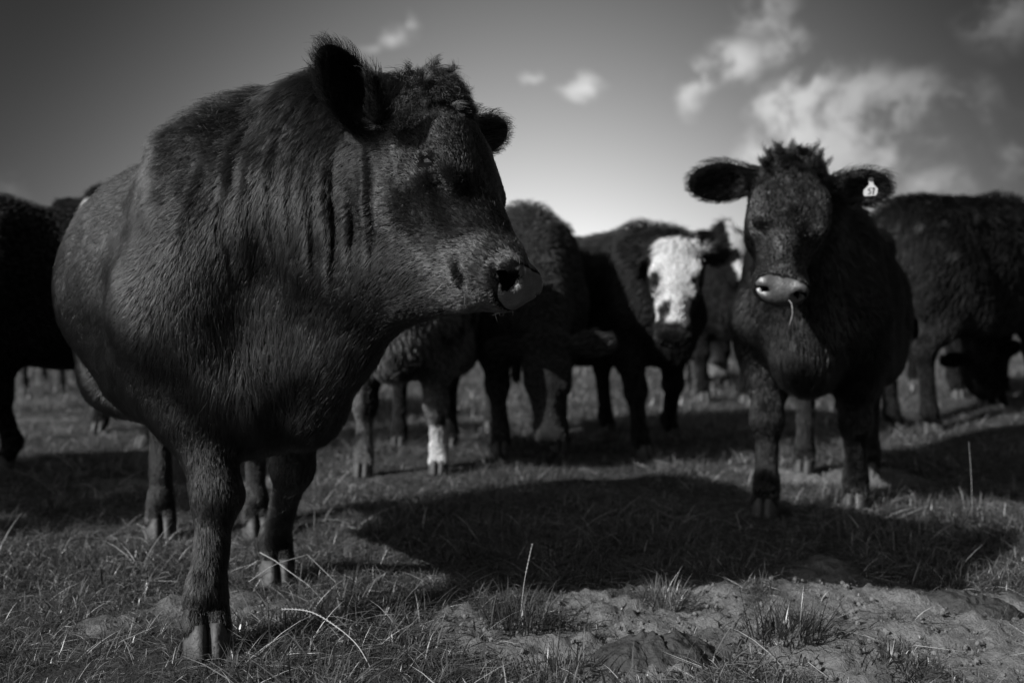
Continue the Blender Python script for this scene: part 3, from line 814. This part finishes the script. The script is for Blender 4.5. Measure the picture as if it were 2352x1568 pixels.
rC = cow('black cow at the right edge seen from behind with mud specks on its rump', (2.98, 6.5), (.84, .54), 1.06, np.array([4.2, 7.2, 1.2]), (.5, .2, -.6), (.6, .2, .6),
         feet=dict(HR=(2.53, 6.02), HL=(2.36, 6.18)), fur=40000, furrad=.0018, seed=18, group=HERD, pattern=patC, bodyhair=.04)
rL = cow('black cow grazing at the right edge, its muzzle low in the grass', (3.55, 7.9), (-.1, -1), 1.0, P(2262, 800, 6.9), (.12, -.2, -.6), (0, -1, .2), fur=12000, furrad=.0024, seed=19, group=HERD)
rH = cow('black cow cut off by the left edge of the picture', (-2.42, 5.25), (-.6, -.8), 1.03, np.array([-3.3, 4.5, 1.2]), (-.4, -.4, -.6), (-.5, -.4, .6), feet=dict(FR=(-2.75, 4.95), FL=(-2.53, 5.02)), fur=20000, furrad=.0018, seed=20, group=HERD, bodyhair=.016, blackness=.006)
def patI(V, hd, tone, W):
    a, b, c = hd
    return np.where((a > .05) & (a < .5) & (b > -.16) & (np.abs(c) < .11), .6, tone)
rM = cow('black cow added outside the picture on the left, its shadow darkening the ground', (-3.25, 4.0), (.25, -1), 1.03, np.array([-3.1, 2.85, 1.2]), (.1, -.5, -.6), (.1, -.8, .5), fur=8000, furrad=.002, seed=23, group=HERD)  # unseen cow, added so that its shadow darkens the ground at the left
rI = cow('white faced cow almost hidden behind the near steer\'s rump', (-2.55, 7.0), (.05, -1), 1.04, P(226, 441, 6.25), (.08, -.35, -.7), (.1, -.9, .4), fur=9000, furrad=.002, seed=21, group=HERD, pattern=patI,
         ears=[(1, (-1, .1, -.12), (0, -1, -.2), .22), (-1, (1, .1, .1), (0, -1, -.2), .2)])
def patJ(V, hd, tone, W):
    return np.where(V[:, 2] < .62, .07, tone)
rJ = cow('far cow with pale legs seen under the belly of the left cow', (-4.75, 10.2), (.3, -1), 1.0, np.array([-4.5, 9.3, 1.2]), (.1, -.3, -.6), (.1, -.95, .3), fur=6000, furrad=.003, seed=22, group=HERD, pattern=patJ)

# ================================================================== the pasture
BARE = [(1130, 1460, .16), (1290, 1500, .20), (1430, 1400, .17), (1330, 1380, .12), (1560, 1370, .18), (1660, 1400, .22), (1900, 1360, .20), (2010, 1400, .24), (2130, 1440, .26),
        (2260, 1500, .22), (2330, 1420, .2), (1480, 1490, .2), (1030, 1430, .10), (1880, 1100, .26), (1780, 1090, .2), (2040, 1095, .2), (1200, 1060, .12), (1330, 1070, .10),
        (250, 1440, .08), (2190, 1215, .12), (1900, 1310, .1), (1780, 1500, .14), (1950, 1520, .2)]
def ground_at(u, v):
    Y = CAM_H * FPX / (v - HZ)
    return (u - U0) / FPX * Y, Y
def bare_mask(x, y):
    m = np.zeros_like(x)
    n = fbm(np.stack([x * 6, y * 6, 0 * x + 2], -1), 3)
    for u, v, r in BARE:
        cx, cy = ground_at(u, v)
        d = np.hypot(x - cx, (y - cy) * .8) / (r * 1.0)
        m = np.maximum(m, 1 - sstep(d + .45 * n, .55, 1.25))
    m = np.maximum(m, sstep(fbm(np.stack([x * 1.1, y * 1.1, 0 * x + 9], -1), 3), .42, .62) * .8)
    return m
def axis(lo, hi, step, far, growth=1.16):
    a = list(np.arange(lo, hi + 1e-6, step)); s = step
    up, dn = [a[-1]], [a[0]]
    while up[-1] < far: s *= growth; up.append(up[-1] + s)
    s = step
    while dn[-1] > -far: s *= growth; dn.append(dn[-1] - s)
    return np.array(dn[:0:-1] + a + up[1:])
def build_ground():
    X = axis(-2.6, 3.0, .018, 900, 1.10); Y = axis(1.75, 5.6, .018, 900, 1.10)
    gx, gy = np.meshgrid(X, Y, indexing='ij')
    fine = (1 - sstep(np.abs(gx), 2.6, 4)) * (1 - sstep(gy, 5.4, 8)) * sstep(gy, 1, 1.7)
    m = bare_mask(gx, gy)
    z = ground_h(gx, gy)
    pp = np.stack([gx, gy, 0 * gx], -1)
    crumb = .022 * fbm(pp * 16, 3) + .012 * np.abs(vnoise(pp * 34 + 3)) + .010 * vnoise(pp * 60)
    z = z + fine * crumb * (.35 + 1.0 * m) - .006 * m
    V = np.stack([gx, gy, z], -1).reshape(-1, 3)
    nx, ny = gx.shape
    i = (np.arange(nx - 1)[:, None] * ny + np.arange(ny - 1)[None]).ravel()
    F = np.stack([i, i + ny, i + ny + 1, i + 1], 1)
    mt, t = new_mat('pasture_soil')
    at = t.n('ShaderNodeAttribute', attribute_name='tone')
    tc = t.n('ShaderNodeTexCoord')
    n1 = t.n('ShaderNodeTexNoise', ins={'Vector': tc.outputs['Object'], 'Scale': 34.0, 'Detail': 7.0, 'Roughness': .7})
    n2 = t.n('ShaderNodeTexNoise', ins={'Vector': tc.outputs['Object'], 'Scale': 4.0, 'Detail': 5.0, 'Roughness': .6})
    dry = t.math('MULTIPLY', t.math('MULTIPLY_ADD', n1.outputs['Fac'], .26, .02), t.math('MULTIPLY_ADD', n2.outputs['Fac'], .9, .5))
    turf = t.math('MULTIPLY', n1.outputs['Fac'], .075)
    mx = t.n('ShaderNodeMix', data_type='FLOAT', ins={0: at.outputs['Fac'], 2: turf, 3: dry})
    cc = t.n('ShaderNodeCombineColor', ins={0: mx.outputs[0], 1: mx.outputs[0], 2: mx.outputs[0]})
    n4 = t.n('ShaderNodeTexNoise', ins={'Vector': tc.outputs['Object'], 'Scale': 120.0, 'Detail': 4.0, 'Roughness': .6})
    hh = t.math('ADD', n1.outputs['Fac'], t.math('MULTIPLY', n4.outputs['Fac'], .45))
    bp = t.n('ShaderNodeBump', ins={'Height': hh, 'Strength': .9, 'Distance': .02})
    b = t.n('ShaderNodeBsdfPrincipled', ins={'Base Color': cc.outputs[0], 'Roughness': .9, 'Specular IOR Level': .15, 'Normal': bp.outputs[0]})
    t.n('ShaderNodeOutputMaterial', ins={0: b.outputs[0]})
    o = mesh_obj('ground', V, F.astype(np.int32), mt, tone=m.ravel())
    tag(o, kind='structure')
build_ground()

def mat_grass(name, k=1.):
    m, t = new_mat(name)
    at = t.n('ShaderNodeAttribute', attribute_name='tone')
    oi = t.n('ShaderNodeObjectInfo')
    v = t.math('MULTIPLY', t.math('MULTIPLY', at.outputs['Fac'], k), t.math('MULTIPLY_ADD', oi.outputs['Random'], 1.1, .35))
    cc = t.n('ShaderNodeCombineColor', ins={0: v, 1: v, 2: v})
    b = t.n('ShaderNodeBsdfPrincipled', ins={'Base Color': cc.outputs[0], 'Roughness': .34, 'Specular IOR Level': .5})
    tr = t.n('ShaderNodeBsdfTranslucent', ins={0: cc.outputs[0]})
    mx = t.n('ShaderNodeMixShader', ins={0: .35, 1: b.outputs[0], 2: tr.outputs[0]})
    t.n('ShaderNodeOutputMaterial', ins={0: mx.outputs[0]})
    return m
M_GRASS = mat_grass('grass_blades')

def blades(r, n, rad, l0, l1, w0, w1, lean, straw, seg=4, tone=(.05, .145), flat=0.):
    """n tapering, bending blades rooted in a disc; returns V, F, tone"""
    VV = []; FF = []; TT = []
    for i in range(n):
        a = r.random() * 6.283; q = rad * math.sqrt(r.random())
        p = np.array([q * math.cos(a), q * math.sin(a), -.006])
        d = a + r.normal(0, 1.0)
        dr = np.array([math.cos(d), math.sin(d), 0]); L = l0 + (l1 - l0) * r.random() ** 1.4
        wd = w0 + (w1 - w0) * r.random()
        th = abs(r.normal(lean, lean * .6)) + flat * r.random(); bend = abs(r.normal(.9, .5)) * (L / l1) ** .5 + flat * .5
        sd_ = np.array([-dr[1], dr[0], 0]); tw = r.normal(0, .7)
        sd_ = sd_ * math.cos(tw) + np.array([0, 0, 1]) * math.sin(tw) * .5 + dr * math.sin(tw) * .6
        if r.random() < straw: tn = .22 + .3 * r.random(); wd *= .7
        else: tn = tone[0] + (tone[1] - tone[0]) * r.random()
        base = len(VV); ang = th
        kink = r.integers(1, seg) if r.random() < .15 else -1
        for k in range(seg + 1):
            t = k / seg
            w = wd * (1 - t ** 2.2) * .5
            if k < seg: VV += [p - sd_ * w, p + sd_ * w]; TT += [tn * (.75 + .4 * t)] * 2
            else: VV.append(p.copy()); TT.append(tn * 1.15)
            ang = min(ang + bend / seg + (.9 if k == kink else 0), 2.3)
            p = p + (dr * math.sin(ang) + np.array([0, 0, 1]) * math.cos(ang)) * L / seg
            p[2] = max(p[2], .003)
        for k in range(seg - 1):
            b = base + 2 * k; FF.append((b, b + 1, b + 3, b + 2))
        b = base + 2 * (seg - 1); FF.append((b, b + 1, b + 2))
    return VV, FF, TT
def proto(name, col, **kw):
    r = np.random.default_rng(kw.pop('seed'))
    V, F, T = blades(r, **kw)
    me = bpy.data.meshes.new(name); me.from_pydata([tuple(v) for v in V], [], F); me.update()
    a = me.attributes.new('tone', 'FLOAT', 'POINT'); a.data.foreach_set('value', np.array(T, np.float32))
    me.materials.append(M_GRASS)
    o = bpy.data.objects.new(name, me); col.objects.link(o)
    return o
def scatter(name, col, pts, rot, scl, idx, label=None):
    me = bpy.data.meshes.new(name); me.vertices.add(len(pts)); me.vertices.foreach_set('co', np.asarray(pts, np.float32).ravel())
    for nm, typ, arr, key in (('rot', 'FLOAT_VECTOR', rot, 'vector'), ('scl', 'FLOAT', scl, 'value'), ('idx', 'INT', idx, 'value')):
        a = me.attributes.new(nm, typ, 'POINT'); a.data.foreach_set(key, np.asarray(arr, np.int32 if typ == 'INT' else np.float32).ravel())
    o = bpy.data.objects.new(name, me); COL.objects.link(o)
    ng = bpy.data.node_groups.new(name + '_nodes', 'GeometryNodeTree')
    ng.interface.new_socket('Geometry', in_out='INPUT', socket_type='NodeSocketGeometry')
    ng.interface.new_socket('Geometry', in_out='OUTPUT', socket_type='NodeSocketGeometry')
    N = ng.nodes
    gi, go = N.new('NodeGroupInput'), N.new('NodeGroupOutput')
    ci = N.new('GeometryNodeCollectionInfo'); ci.inputs['Collection'].default_value = col
    ci.inputs['Separate Children'].default_value = True; ci.inputs['Reset Children'].default_value = True
    ip = N.new('GeometryNodeInstanceOnPoints'); ip.inputs['Pick Instance'].default_value = True
    def na(nm, t):
        q = N.new('GeometryNodeInputNamedAttribute'); q.data_type = t; q.inputs[0].default_value = nm; return q.outputs[0]
    er = N.new('FunctionNodeEulerToRotation')
    L = ng.links.new
    L(gi.outputs[0], ip.inputs['Points']); L(ci.outputs[0], ip.inputs['Instance'])
    L(na('idx', 'INT'), ip.inputs['Instance Index']); L(na('rot', 'FLOAT_VECTOR'), er.inputs[0]); L(er.outputs[0], ip.inputs['Rotation'])
    L(na('scl', 'FLOAT'), ip.inputs['Scale']); L(ip.outputs[0], go.inputs[0])
    md = o.modifiers.new('scatter', 'NODES'); md.node_group = ng
    tag(o, kind='stuff')
    return o

def build_grass():
    r = np.random.default_rng(21)
    gc = bpy.data.collections.new('grass_kinds')
    np_ = 0
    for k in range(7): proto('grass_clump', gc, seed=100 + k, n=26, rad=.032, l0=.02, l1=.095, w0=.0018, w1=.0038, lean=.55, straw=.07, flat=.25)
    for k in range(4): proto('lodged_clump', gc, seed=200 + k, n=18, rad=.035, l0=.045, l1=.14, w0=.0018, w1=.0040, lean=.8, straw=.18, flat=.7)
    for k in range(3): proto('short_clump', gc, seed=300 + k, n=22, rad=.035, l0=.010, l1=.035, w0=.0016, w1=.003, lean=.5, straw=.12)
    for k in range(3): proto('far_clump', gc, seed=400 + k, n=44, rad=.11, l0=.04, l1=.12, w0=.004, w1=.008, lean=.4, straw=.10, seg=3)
    order = sorted(range(17), key=lambda i: gc.objects[i].name)
    names = sorted(o.name for o in gc.objects)
    ids = {p: [i for i, n in enumerate(names) if n.startswith(p)] for p in ('grass_clump', 'lodged_clump', 'short_clump', 'far_clump')}
    P_, R_, S_, I_ = [], [], [], []
    def add(x, y, kind, smin, smax, thin):
        n = len(x); z = ground_h(x, y)
        m = bare_mask(x, y)
        thin2 = sstep(fbm(np.stack([x * 5.5, y * 5.5, 0 * x + 14], -1), 3), .02, .45) * .42
        keep = (r.random(n) > m * thin) & (r.random(n) > thin2)
        big = fbm(np.stack([x * 2.3, y * 2.3, 0 * x + 4], -1), 3)
        for q in np.nonzero(keep)[0]:
            kd = kind
            if kind == 'near':
                t = r.random()
                kd = 'short_clump' if (m[q] > .35 and t < .7) or t < .08 else ('lodged_clump' if t > .58 else 'grass_clump')
            P_.append((x[q], y[q], z[q] - .002)); R_.append((r.normal(0, .12), r.normal(0, .12), r.random() * 6.28))
            S_.append((smin + (smax - smin) * r.random()) * (1 + .75 * big[q])); I_.append(ids[kd][r.integers(len(ids[kd]))])
    def zone(y0, y1, step, kind, s0, s1, thin, wide=.62, pad=.35):
        ys = np.arange(y0, y1, step)
        for y in ys:
            w = wide * y + pad
            xs = np.arange(-w, w, step)
            add(xs + r.uniform(-.5, .5, len(xs)) * step, y + r.uniform(-.5, .5, len(xs)) * step, kind, s0, s1, thin)
    zone(1.55, 4.4, .0245, 'near', .55, 1.35, .93)
    zone(4.4, 7.5, .042, 'near', .8, 1.5, .9)
    zone(7.5, 16, .10, 'far_clump', .7, 1.2, .5)
    zone(16, 70, .42, 'far_clump', 1.3, 2.6, .3)
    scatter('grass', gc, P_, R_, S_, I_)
    # taller tufts that stand out singly
    tufts = [(1190, 1432, 230, .16, .085, 'pale bushy grass tuft at the front, right of the near steer\'s front hooves', .13, .22),
             (1520, 1380, 130, .13, .055, 'spiky grass tuft on the bare soil, below the middle of the picture', .07, .12),
             (1800, 1470, 200, .17, .085, 'tall dark grass tuft between the two cow pats', .06, .11),
             (1290, 1535, 150, .12, .075, 'low dark grass tuft at the bottom edge, left of the big cow pat', .05, .10),
             (2190, 1210, 130, .17, .08, 'long dry grass tuft at the right edge, beyond the cow pats', .06, .14),
             (2010, 1530, 70, .10, .08, 'flat dark grass tuft at the bottom edge, right of the big cow pat', .05, .09),
             (120, 1185, 60, .16, .06, 'upright grass tuft at the left edge of the pasture', .06, .11),
             (300, 1085, 26, .30, .04, 'thin tall grass tuft standing before the near steer\'s hind leg', .10, .16)]
    for i, (u, v, n, ln, rad, lab, t0, t1) in enumerate(tufts):
        x, y = ground_at(u, v)
        rr = np.random.default_rng(500 + i)
        V, F, T = blades(rr, n, rad, ln * .45, ln, .0022, .0046, .28, .10, seg=5, tone=(t0, t1))
        o3 = np.array([x, y, gh(x, y)])
        o = mesh_obj('grass_tuft', np.array(V) + o3, F, M_GRASS, origin=o3, tone=T)
        tag(o, lab, 'grass tuft', 'grass tufts standing out of the sward')
build_grass()

# ---- crumbs of soil on the bare patches
def build_crumbs():
    r = np.random.default_rng(31)
    cc = bpy.data.collections.new('crumb_kinds')
    mt = mat_simple('dry_crumb', .17, .95, .1, 60, .5, .6)
    for k in range(5):
        VV = []
        a = 5
        me = bpy.data.meshes.new('crumb')
        import bmesh
        bm = bmesh.new(); bmesh.ops.create_icosphere(bm, subdivisions=2, radius=1)
        for v in bm.verts:
            c = np.array(v.co); q = 1 + .45 * float(vnoise(c * 1.6 + 7 * k)) + .2 * float(vnoise(c * 4 + 3 * k))
            v.co = v.co * q; v.co.z *= .7
        bm.to_mesh(me); bm.free(); me.materials.append(mt)
        o = bpy.data.objects.new('crumb', me); cc.objects.link(o)
    n = 40000
    y = 1.7 + r.random(n) ** 1.5 * 4.0; x = (r.random(n) * 2 - 1) * (.6 * y + .2)
    m = bare_mask(x, y); keep = r.random(n) < m ** 1.5
    x, y = x[keep], y[keep]; n = len(x)
    z = ground_h(x, y) + .004
    scatter('soil_crumbs', cc, np.stack([x, y, z], 1), r.random((n, 3)) * 6.28, .0012 + .008 * r.random(n) ** 9, r.integers(0, 5, n))
build_crumbs()

# ---- cow pats
def cow_pat(u, v, L, Wd, hgt, rot, label, seed):
    x, y = ground_at(u, v)
    r = np.random.default_rng(seed)
    na, nr = 72, 26
    V = []; F = []
    for i in range(nr + 1):
        q = i / nr
        for j in range(na):
            th = 2 * math.pi * j / na
            ed = 1 + .16 * float(vnoise(np.array([math.cos(th) * 1.7 + seed, math.sin(th) * 1.7, 0]))) + .06 * float(vnoise(np.array([math.cos(th) * 5, math.sin(th) * 5 + seed, 0])))
            a, b = math.cos(th) * L * q * ed, math.sin(th) * Wd * q * ed
            px, py = x + a * math.cos(rot) - b * math.sin(rot), y + a * math.sin(rot) + b * math.cos(rot)
            hh = hgt * (1 - q ** 3.2) ** .5
            lump = .30 * float(vnoise(np.array([px * 16, py * 16, seed]))) + .22 * float(vnoise(np.array([px * 36, py * 36, seed + 3]))) + .10 * float(vnoise(np.array([px * 90, py * 90, seed + 3])))
            fold = -.35 * max(0, 1 - abs(float(vnoise(np.array([px * 13, py * 13, seed + 8])))) * 5)
            V.append((px, py, gh(px, py) - .006 + hh * (1 + lump + fold * (1 - q))))
    for i in range(nr):
        for j in range(na):
            F.append((i * na + j, (i + 1) * na + j, (i + 1) * na + (j + 1) % na, i * na + (j + 1) % na))
    o = mesh_obj('cow_pat', V, F, M_DUNG, origin=(x, y, gh(x, y)))
    tag(o, label, 'cow pat', 'cow pats on the pasture')
M_DUNG = mat_simple('dried_dung', .028, .75, .35, 55, .6, 1.0, .014)
cow_pat(1515, 1500, .155, .105, .05, .1, 'big rough cow pat at the bottom edge with a hole in its top', 41)
cow_pat(2225, 1400, .125, .065, .035, -.45, 'dark ridged cow pat lying on bare soil at the lower right', 42)
cow_pat(2118, 1328, .060, .030, .025, -.1, 'small dark cow pat behind the ridged one at the lower right', 43)

# ---- straws and stems
def stem(pts, r0, r1, name, label, cat, group=None, sides=6, mat=None, ears=None):
    pts = [np.asarray(p, float) for p in pts]
    V = []; F = []
    for i, p in enumerate(pts):
        a = pts[max(i - 1, 0)]; b = pts[min(i + 1, len(pts) - 1)]
        d = unit(b - a); n1 = unit(np.cross(d, [0.3, .2, 1.])); n2 = np.cross(d, n1)
        rr = r0 + (r1 - r0) * i / (len(pts) - 1)
        for j in range(sides):
            th = 2 * math.pi * j / sides
            V.append(p + rr * (math.cos(th) * n1 + math.sin(th) * n2))
    for i in range(len(pts) - 1):
        for j in range(sides): F.append((i * sides + j, i * sides + (j + 1) % sides, (i + 1) * sides + (j + 1) % sides, (i + 1) * sides + j))
    root = mesh_obj(name, V, F, mat or M_STRAW, origin=pts[0])
    tag(root, label, cat, group)
    if ears:
        VV = []; FF = []
        rr = np.random.default_rng(5)
        for (p, d, ln) in ears:
            p = np.asarray(p, float); d = unit(d); s1 = unit(np.cross(d, [.1, .3, 1.])); s2 = np.cross(d, s1)
            b = len(VV)
            VV += [p, p + d * ln * .5 + s1 * ln * .16, p + d * ln * .5 + s2 * ln * .16, p + d * ln * .5 - s1 * ln * .16, p + d * ln * .5 - s2 * ln * .16, p + d * ln]
            for k in range(4): FF += [(b, b + 1 + k, b + 1 + (k + 1) % 4), (b + 5, b + 1 + (k + 1) % 4, b + 1 + k)]
        mesh_obj('seed_head', VV, FF, M_STRAW, root, pts[0], smooth=False)
    return root
def G(u, v, dz):
    """point dz above the ground that shows at (u, v)"""
    Y = (CAM_H - dz) * FPX / (v - HZ)
    return P(u, v, Y)
def smooth_path(pts, n=6):
    out = []
    q = [np.asarray(p, float) for p in pts]
    for i in range(len(q) - 1):
        p0, p1, p2, p3 = q[max(i - 1, 0)], q[i], q[i + 1], q[min(i + 2, len(q) - 1)]
        for k in range(n):
            t = k / n
            out.append(.5 * ((2 * p1) + (-p0 + p2) * t + (2 * p0 - 5 * p1 + 4 * p2 - p3) * t * t + (-p0 + 3 * p1 - 3 * p2 + p3) * t ** 3))
    out.append(q[-1]); return out
ST = 'loose straws and stems in the pasture'
stem([G(597, 1268, .10), G(632, 1287, .085), G(665, 1312, .07), G(712, 1345, .03)], .0013, .0009, 'straw', 'broken pale straw by the near steer\'s far front hoof', 'straw', ST)
stem([G(572, 1335, .03), G(618, 1303, .07), G(640, 1292, .08), G(706, 1273, .095), G(770, 1335, .03)], .0012, .0008, 'straw', 'bent pale straw kinked like a roof beside the far front hoof', 'straw', ST)
arc = smooth_path([G(590, 1405, .055), G(650, 1398, .085), G(715, 1405, .09), G(775, 1440, .075), G(820, 1480, .05), G(850, 1530, .015)], 8)
sp = []
rr_ = np.random.default_rng(8)
for i in range(2, 26):
    d = unit(arc[i - 1] - arc[i + 1])
    for sg in (-1, 1): sp.append((arc[i], d + np.array([0, 0, .35 * sg]) + rr_.normal(0, .1, 3), .008))
stem(arc, .0009, .0013, 'seed_stem', 'fallen pale seed head arching over the grass at the lower left', 'grass stem', ST, ears=sp)
up = smooth_path([G(2232, 1240, 0), G(2230, 1240, 0) + np.array([.003, 0, .18]), G(2228, 1240, 0) + np.array([-.004, 0, .345])], 6)
stem(up, .0010, .0005, 'grass_stalk', 'single thin upright stalk at the right edge', 'grass stem', ST)
stem([G(2055, 1193, .02), G(2133, 1160, .05)], .0026, .0018, 'straw', 'thick pale straw lying right of the tagged bullock\'s hooves', 'straw', ST)
stem(smooth_path([G(1195, 1420, .0), G(1205, 1420, 0) + np.array([0, 0, .10]), G(1222, 1420, 0) + np.array([0, 0, .19])], 5), .0012, .0008, 'grass_stalk',
     'leaning flowering stalk rising from the pale front tuft', 'grass stem', ST,
     ears=[(G(1195, 1420, 0) * 0 + (G(1205, 1420, 0) + np.array([0, 0, .10])) * (1 - t) + (G(1222, 1420, 0) + np.array([0, 0, .19])) * t, np.array([.3 * s_, 0, 1]), .007) for t in np.linspace(.2, 1, 8) for s_ in (-1, 1)])
stem([G(2130, 1245, .0), G(2165, 1215, .06), G(2192, 1200, .07)], .0016, .001, 'straw', 'short bright straw in the tuft at the right edge', 'straw', ST)
# straw in the tagged bullock's mouth
a_ = P(1818, 698, 3.26)
stem(smooth_path([a_ + np.array([0, .03, .012]), a_, P(1820, 722, 3.255), P(1813, 745, 3.26)], 4), .0014, .0008, 'straw', 'short straw hanging from the mouth of the tagged bullock', 'straw', ST)

# ---- ear tags
def ear_tag(root, c, right, upv, sc, o3, digits=True):
    nrm = unit(np.cross(right, upv))
    out = [(-.030, -.036), (.022, -.036), (.030, -.028), (.034, -.004), (.026, .006), (.014, .018), (.011, .042), (-.007, .042), (-.008, .020), (-.020, .008), (-.034, -.006), (-.036, -.026)]
    n = len(out)
    V = [c + sc * (x * right + y * upv + z * nrm) for z in (.0015, -.0015) for x, y in out]
    F = [tuple(range(n)), tuple(range(2 * n - 1, n - 1, -1))] + [(i, n + i, n + (i + 1) % n, (i + 1) % n) for i in range(n)]
    tg = mesh_obj('ear_tag', V, F, M_TAG, root, o3, smooth=False)
    th = []; tf = []
    m = 12
    cc = c + sc * (.002 * right + .044 * upv) + nrm * .003
    for i in range(m): th.append(cc + sc * .011 * (math.cos(6.283 * i / m) * right + math.sin(6.283 * i / m) * upv))
    for i in range(m): th.append(cc - nrm * .008 + sc * .011 * (math.cos(6.283 * i / m) * right + math.sin(6.283 * i / m) * upv))
    tf = [tuple(range(m)), tuple(range(2 * m - 1, m - 1, -1))] + [(i, m + i, m + (i + 1) % m, (i + 1) % m) for i in range(m)]
    mesh_obj('stud', th, tf, M_BUTTON, tg, o3 * 0 + o3, smooth=False)
    if digits:
        strokes = [[(-.001, .000), (-.012, -.001), (-.0125, -.011), (-.006, -.009), (-.002, -.014), (-.004, -.024), (-.010, -.027), (-.014, -.025)],
                   [(.004, -.001), (.016, .001), (.011, -.012), (.008, -.029)]]
        VV = []; FF = []
        for s_ in strokes:
            for (x0, y0), (x1, y1) in zip(s_, s_[1:]):
                dx, dy = x1 - x0, y1 - y0; l = math.hypot(dx, dy); ox, oy = -dy / l * .0019, dx / l * .0019
                ex, ey = dx / l * .0012, dy / l * .0012
                b = len(VV)
                for (x, y) in ((x0 - ex + ox, y0 - ey + oy), (x0 - ex - ox, y0 - ey - oy), (x1 + ex - ox, y1 + ey - oy), (x1 + ex + ox, y1 + ey + oy)):
                    VV.append(c + sc * (x * right + y * upv) + nrm * (sc * .0015 + .0008 + .00015 * (b // 4)))
                FF.append((b, b + 1, b + 2, b + 3))
        mesh_obj('number', VV, FF, M_INK, tg, o3, smooth=False)
    return tg
M_BUTTON = mat_simple('tag_stud', .05, .4, .4, 30, .1)
ear_tag(rB[0], P(2000, 433, 3.40), unit((.98, .0, .06)), unit((.02, .1, 1)), .70, rB[3])

# ---- whiskers and lashes of the near steer, drops at its lips
def whiskers(rt, H, hsc, n, ln, rad, seed, parent, o3, kind):
    r = np.random.default_rng(seed)
    o, f, u, s = H
    w = lambda a, b, c: o + hsc * (a * f + b * u + c * s)
    K = 6; pts = np.zeros((n, K, 3))
    for i in range(n):
        if kind == 'chin':
            sg = 1 if r.random() < .7 else -1
            p = w(.34 + .11 * r.random(), -.150 - .03 * r.random(), sg * (.02 + .045 * r.random())); d = unit(-u + .25 * f * r.normal() + .3 * s * sg + r.normal(0, .25, 3))
        elif kind == 'lip':
            sg = 1 if r.random() < .75 else -1
            p = w(.43 + .07 * r.random(), -.10 - .05 * r.random(), sg * (.065 + .015 * r.random())); d = unit(f * .5 + s * sg * .7 - u * .5 + r.normal(0, .25, 3))
        else:
            t = r.uniform(-1, 1); S0, (e1, e2, en) = EYE_A
            p = S0 + e1 * .020 * t + e2 * (.0125 - .006 * t * t) + en * .004; d = unit(en * .9 - e2 * .35 + e1 * .3 * t + r.normal(0, .08, 3))
        L = ln * (.5 + r.random())
        bend = r.normal(0, .25, 3)
        for k in range(K):
            t = k / (K - 1); pts[i, k] = p + d * L * t + bend * L * t * t * .5
    rd = rad * (1 - .7 * np.linspace(0, 1, K))[None] * np.ones((n, 1))
    return curves_obj({'chin': 'whiskers', 'lip': 'whiskers', 'lash': 'eyelashes'}[kind], pts, rd, np.full(n, .02 if kind == 'lash' else .25), M_FUR, parent, o3)
EYE_A = rA[5]
bodyA = [c for c in rA[0].children if c.name.startswith('body')][0]
whiskers(rA, rA[1], 1.0, 90, .038, .0007, 3, bodyA, rA[3], 'chin')
whiskers(rA, rA[1], 1.0, 50, .024, .0006, 4, bodyA, rA[3], 'lip')
whiskers(rA, rA[1], 1.0, 24, .013, .0006, 5, bodyA, rA[3], 'lash')
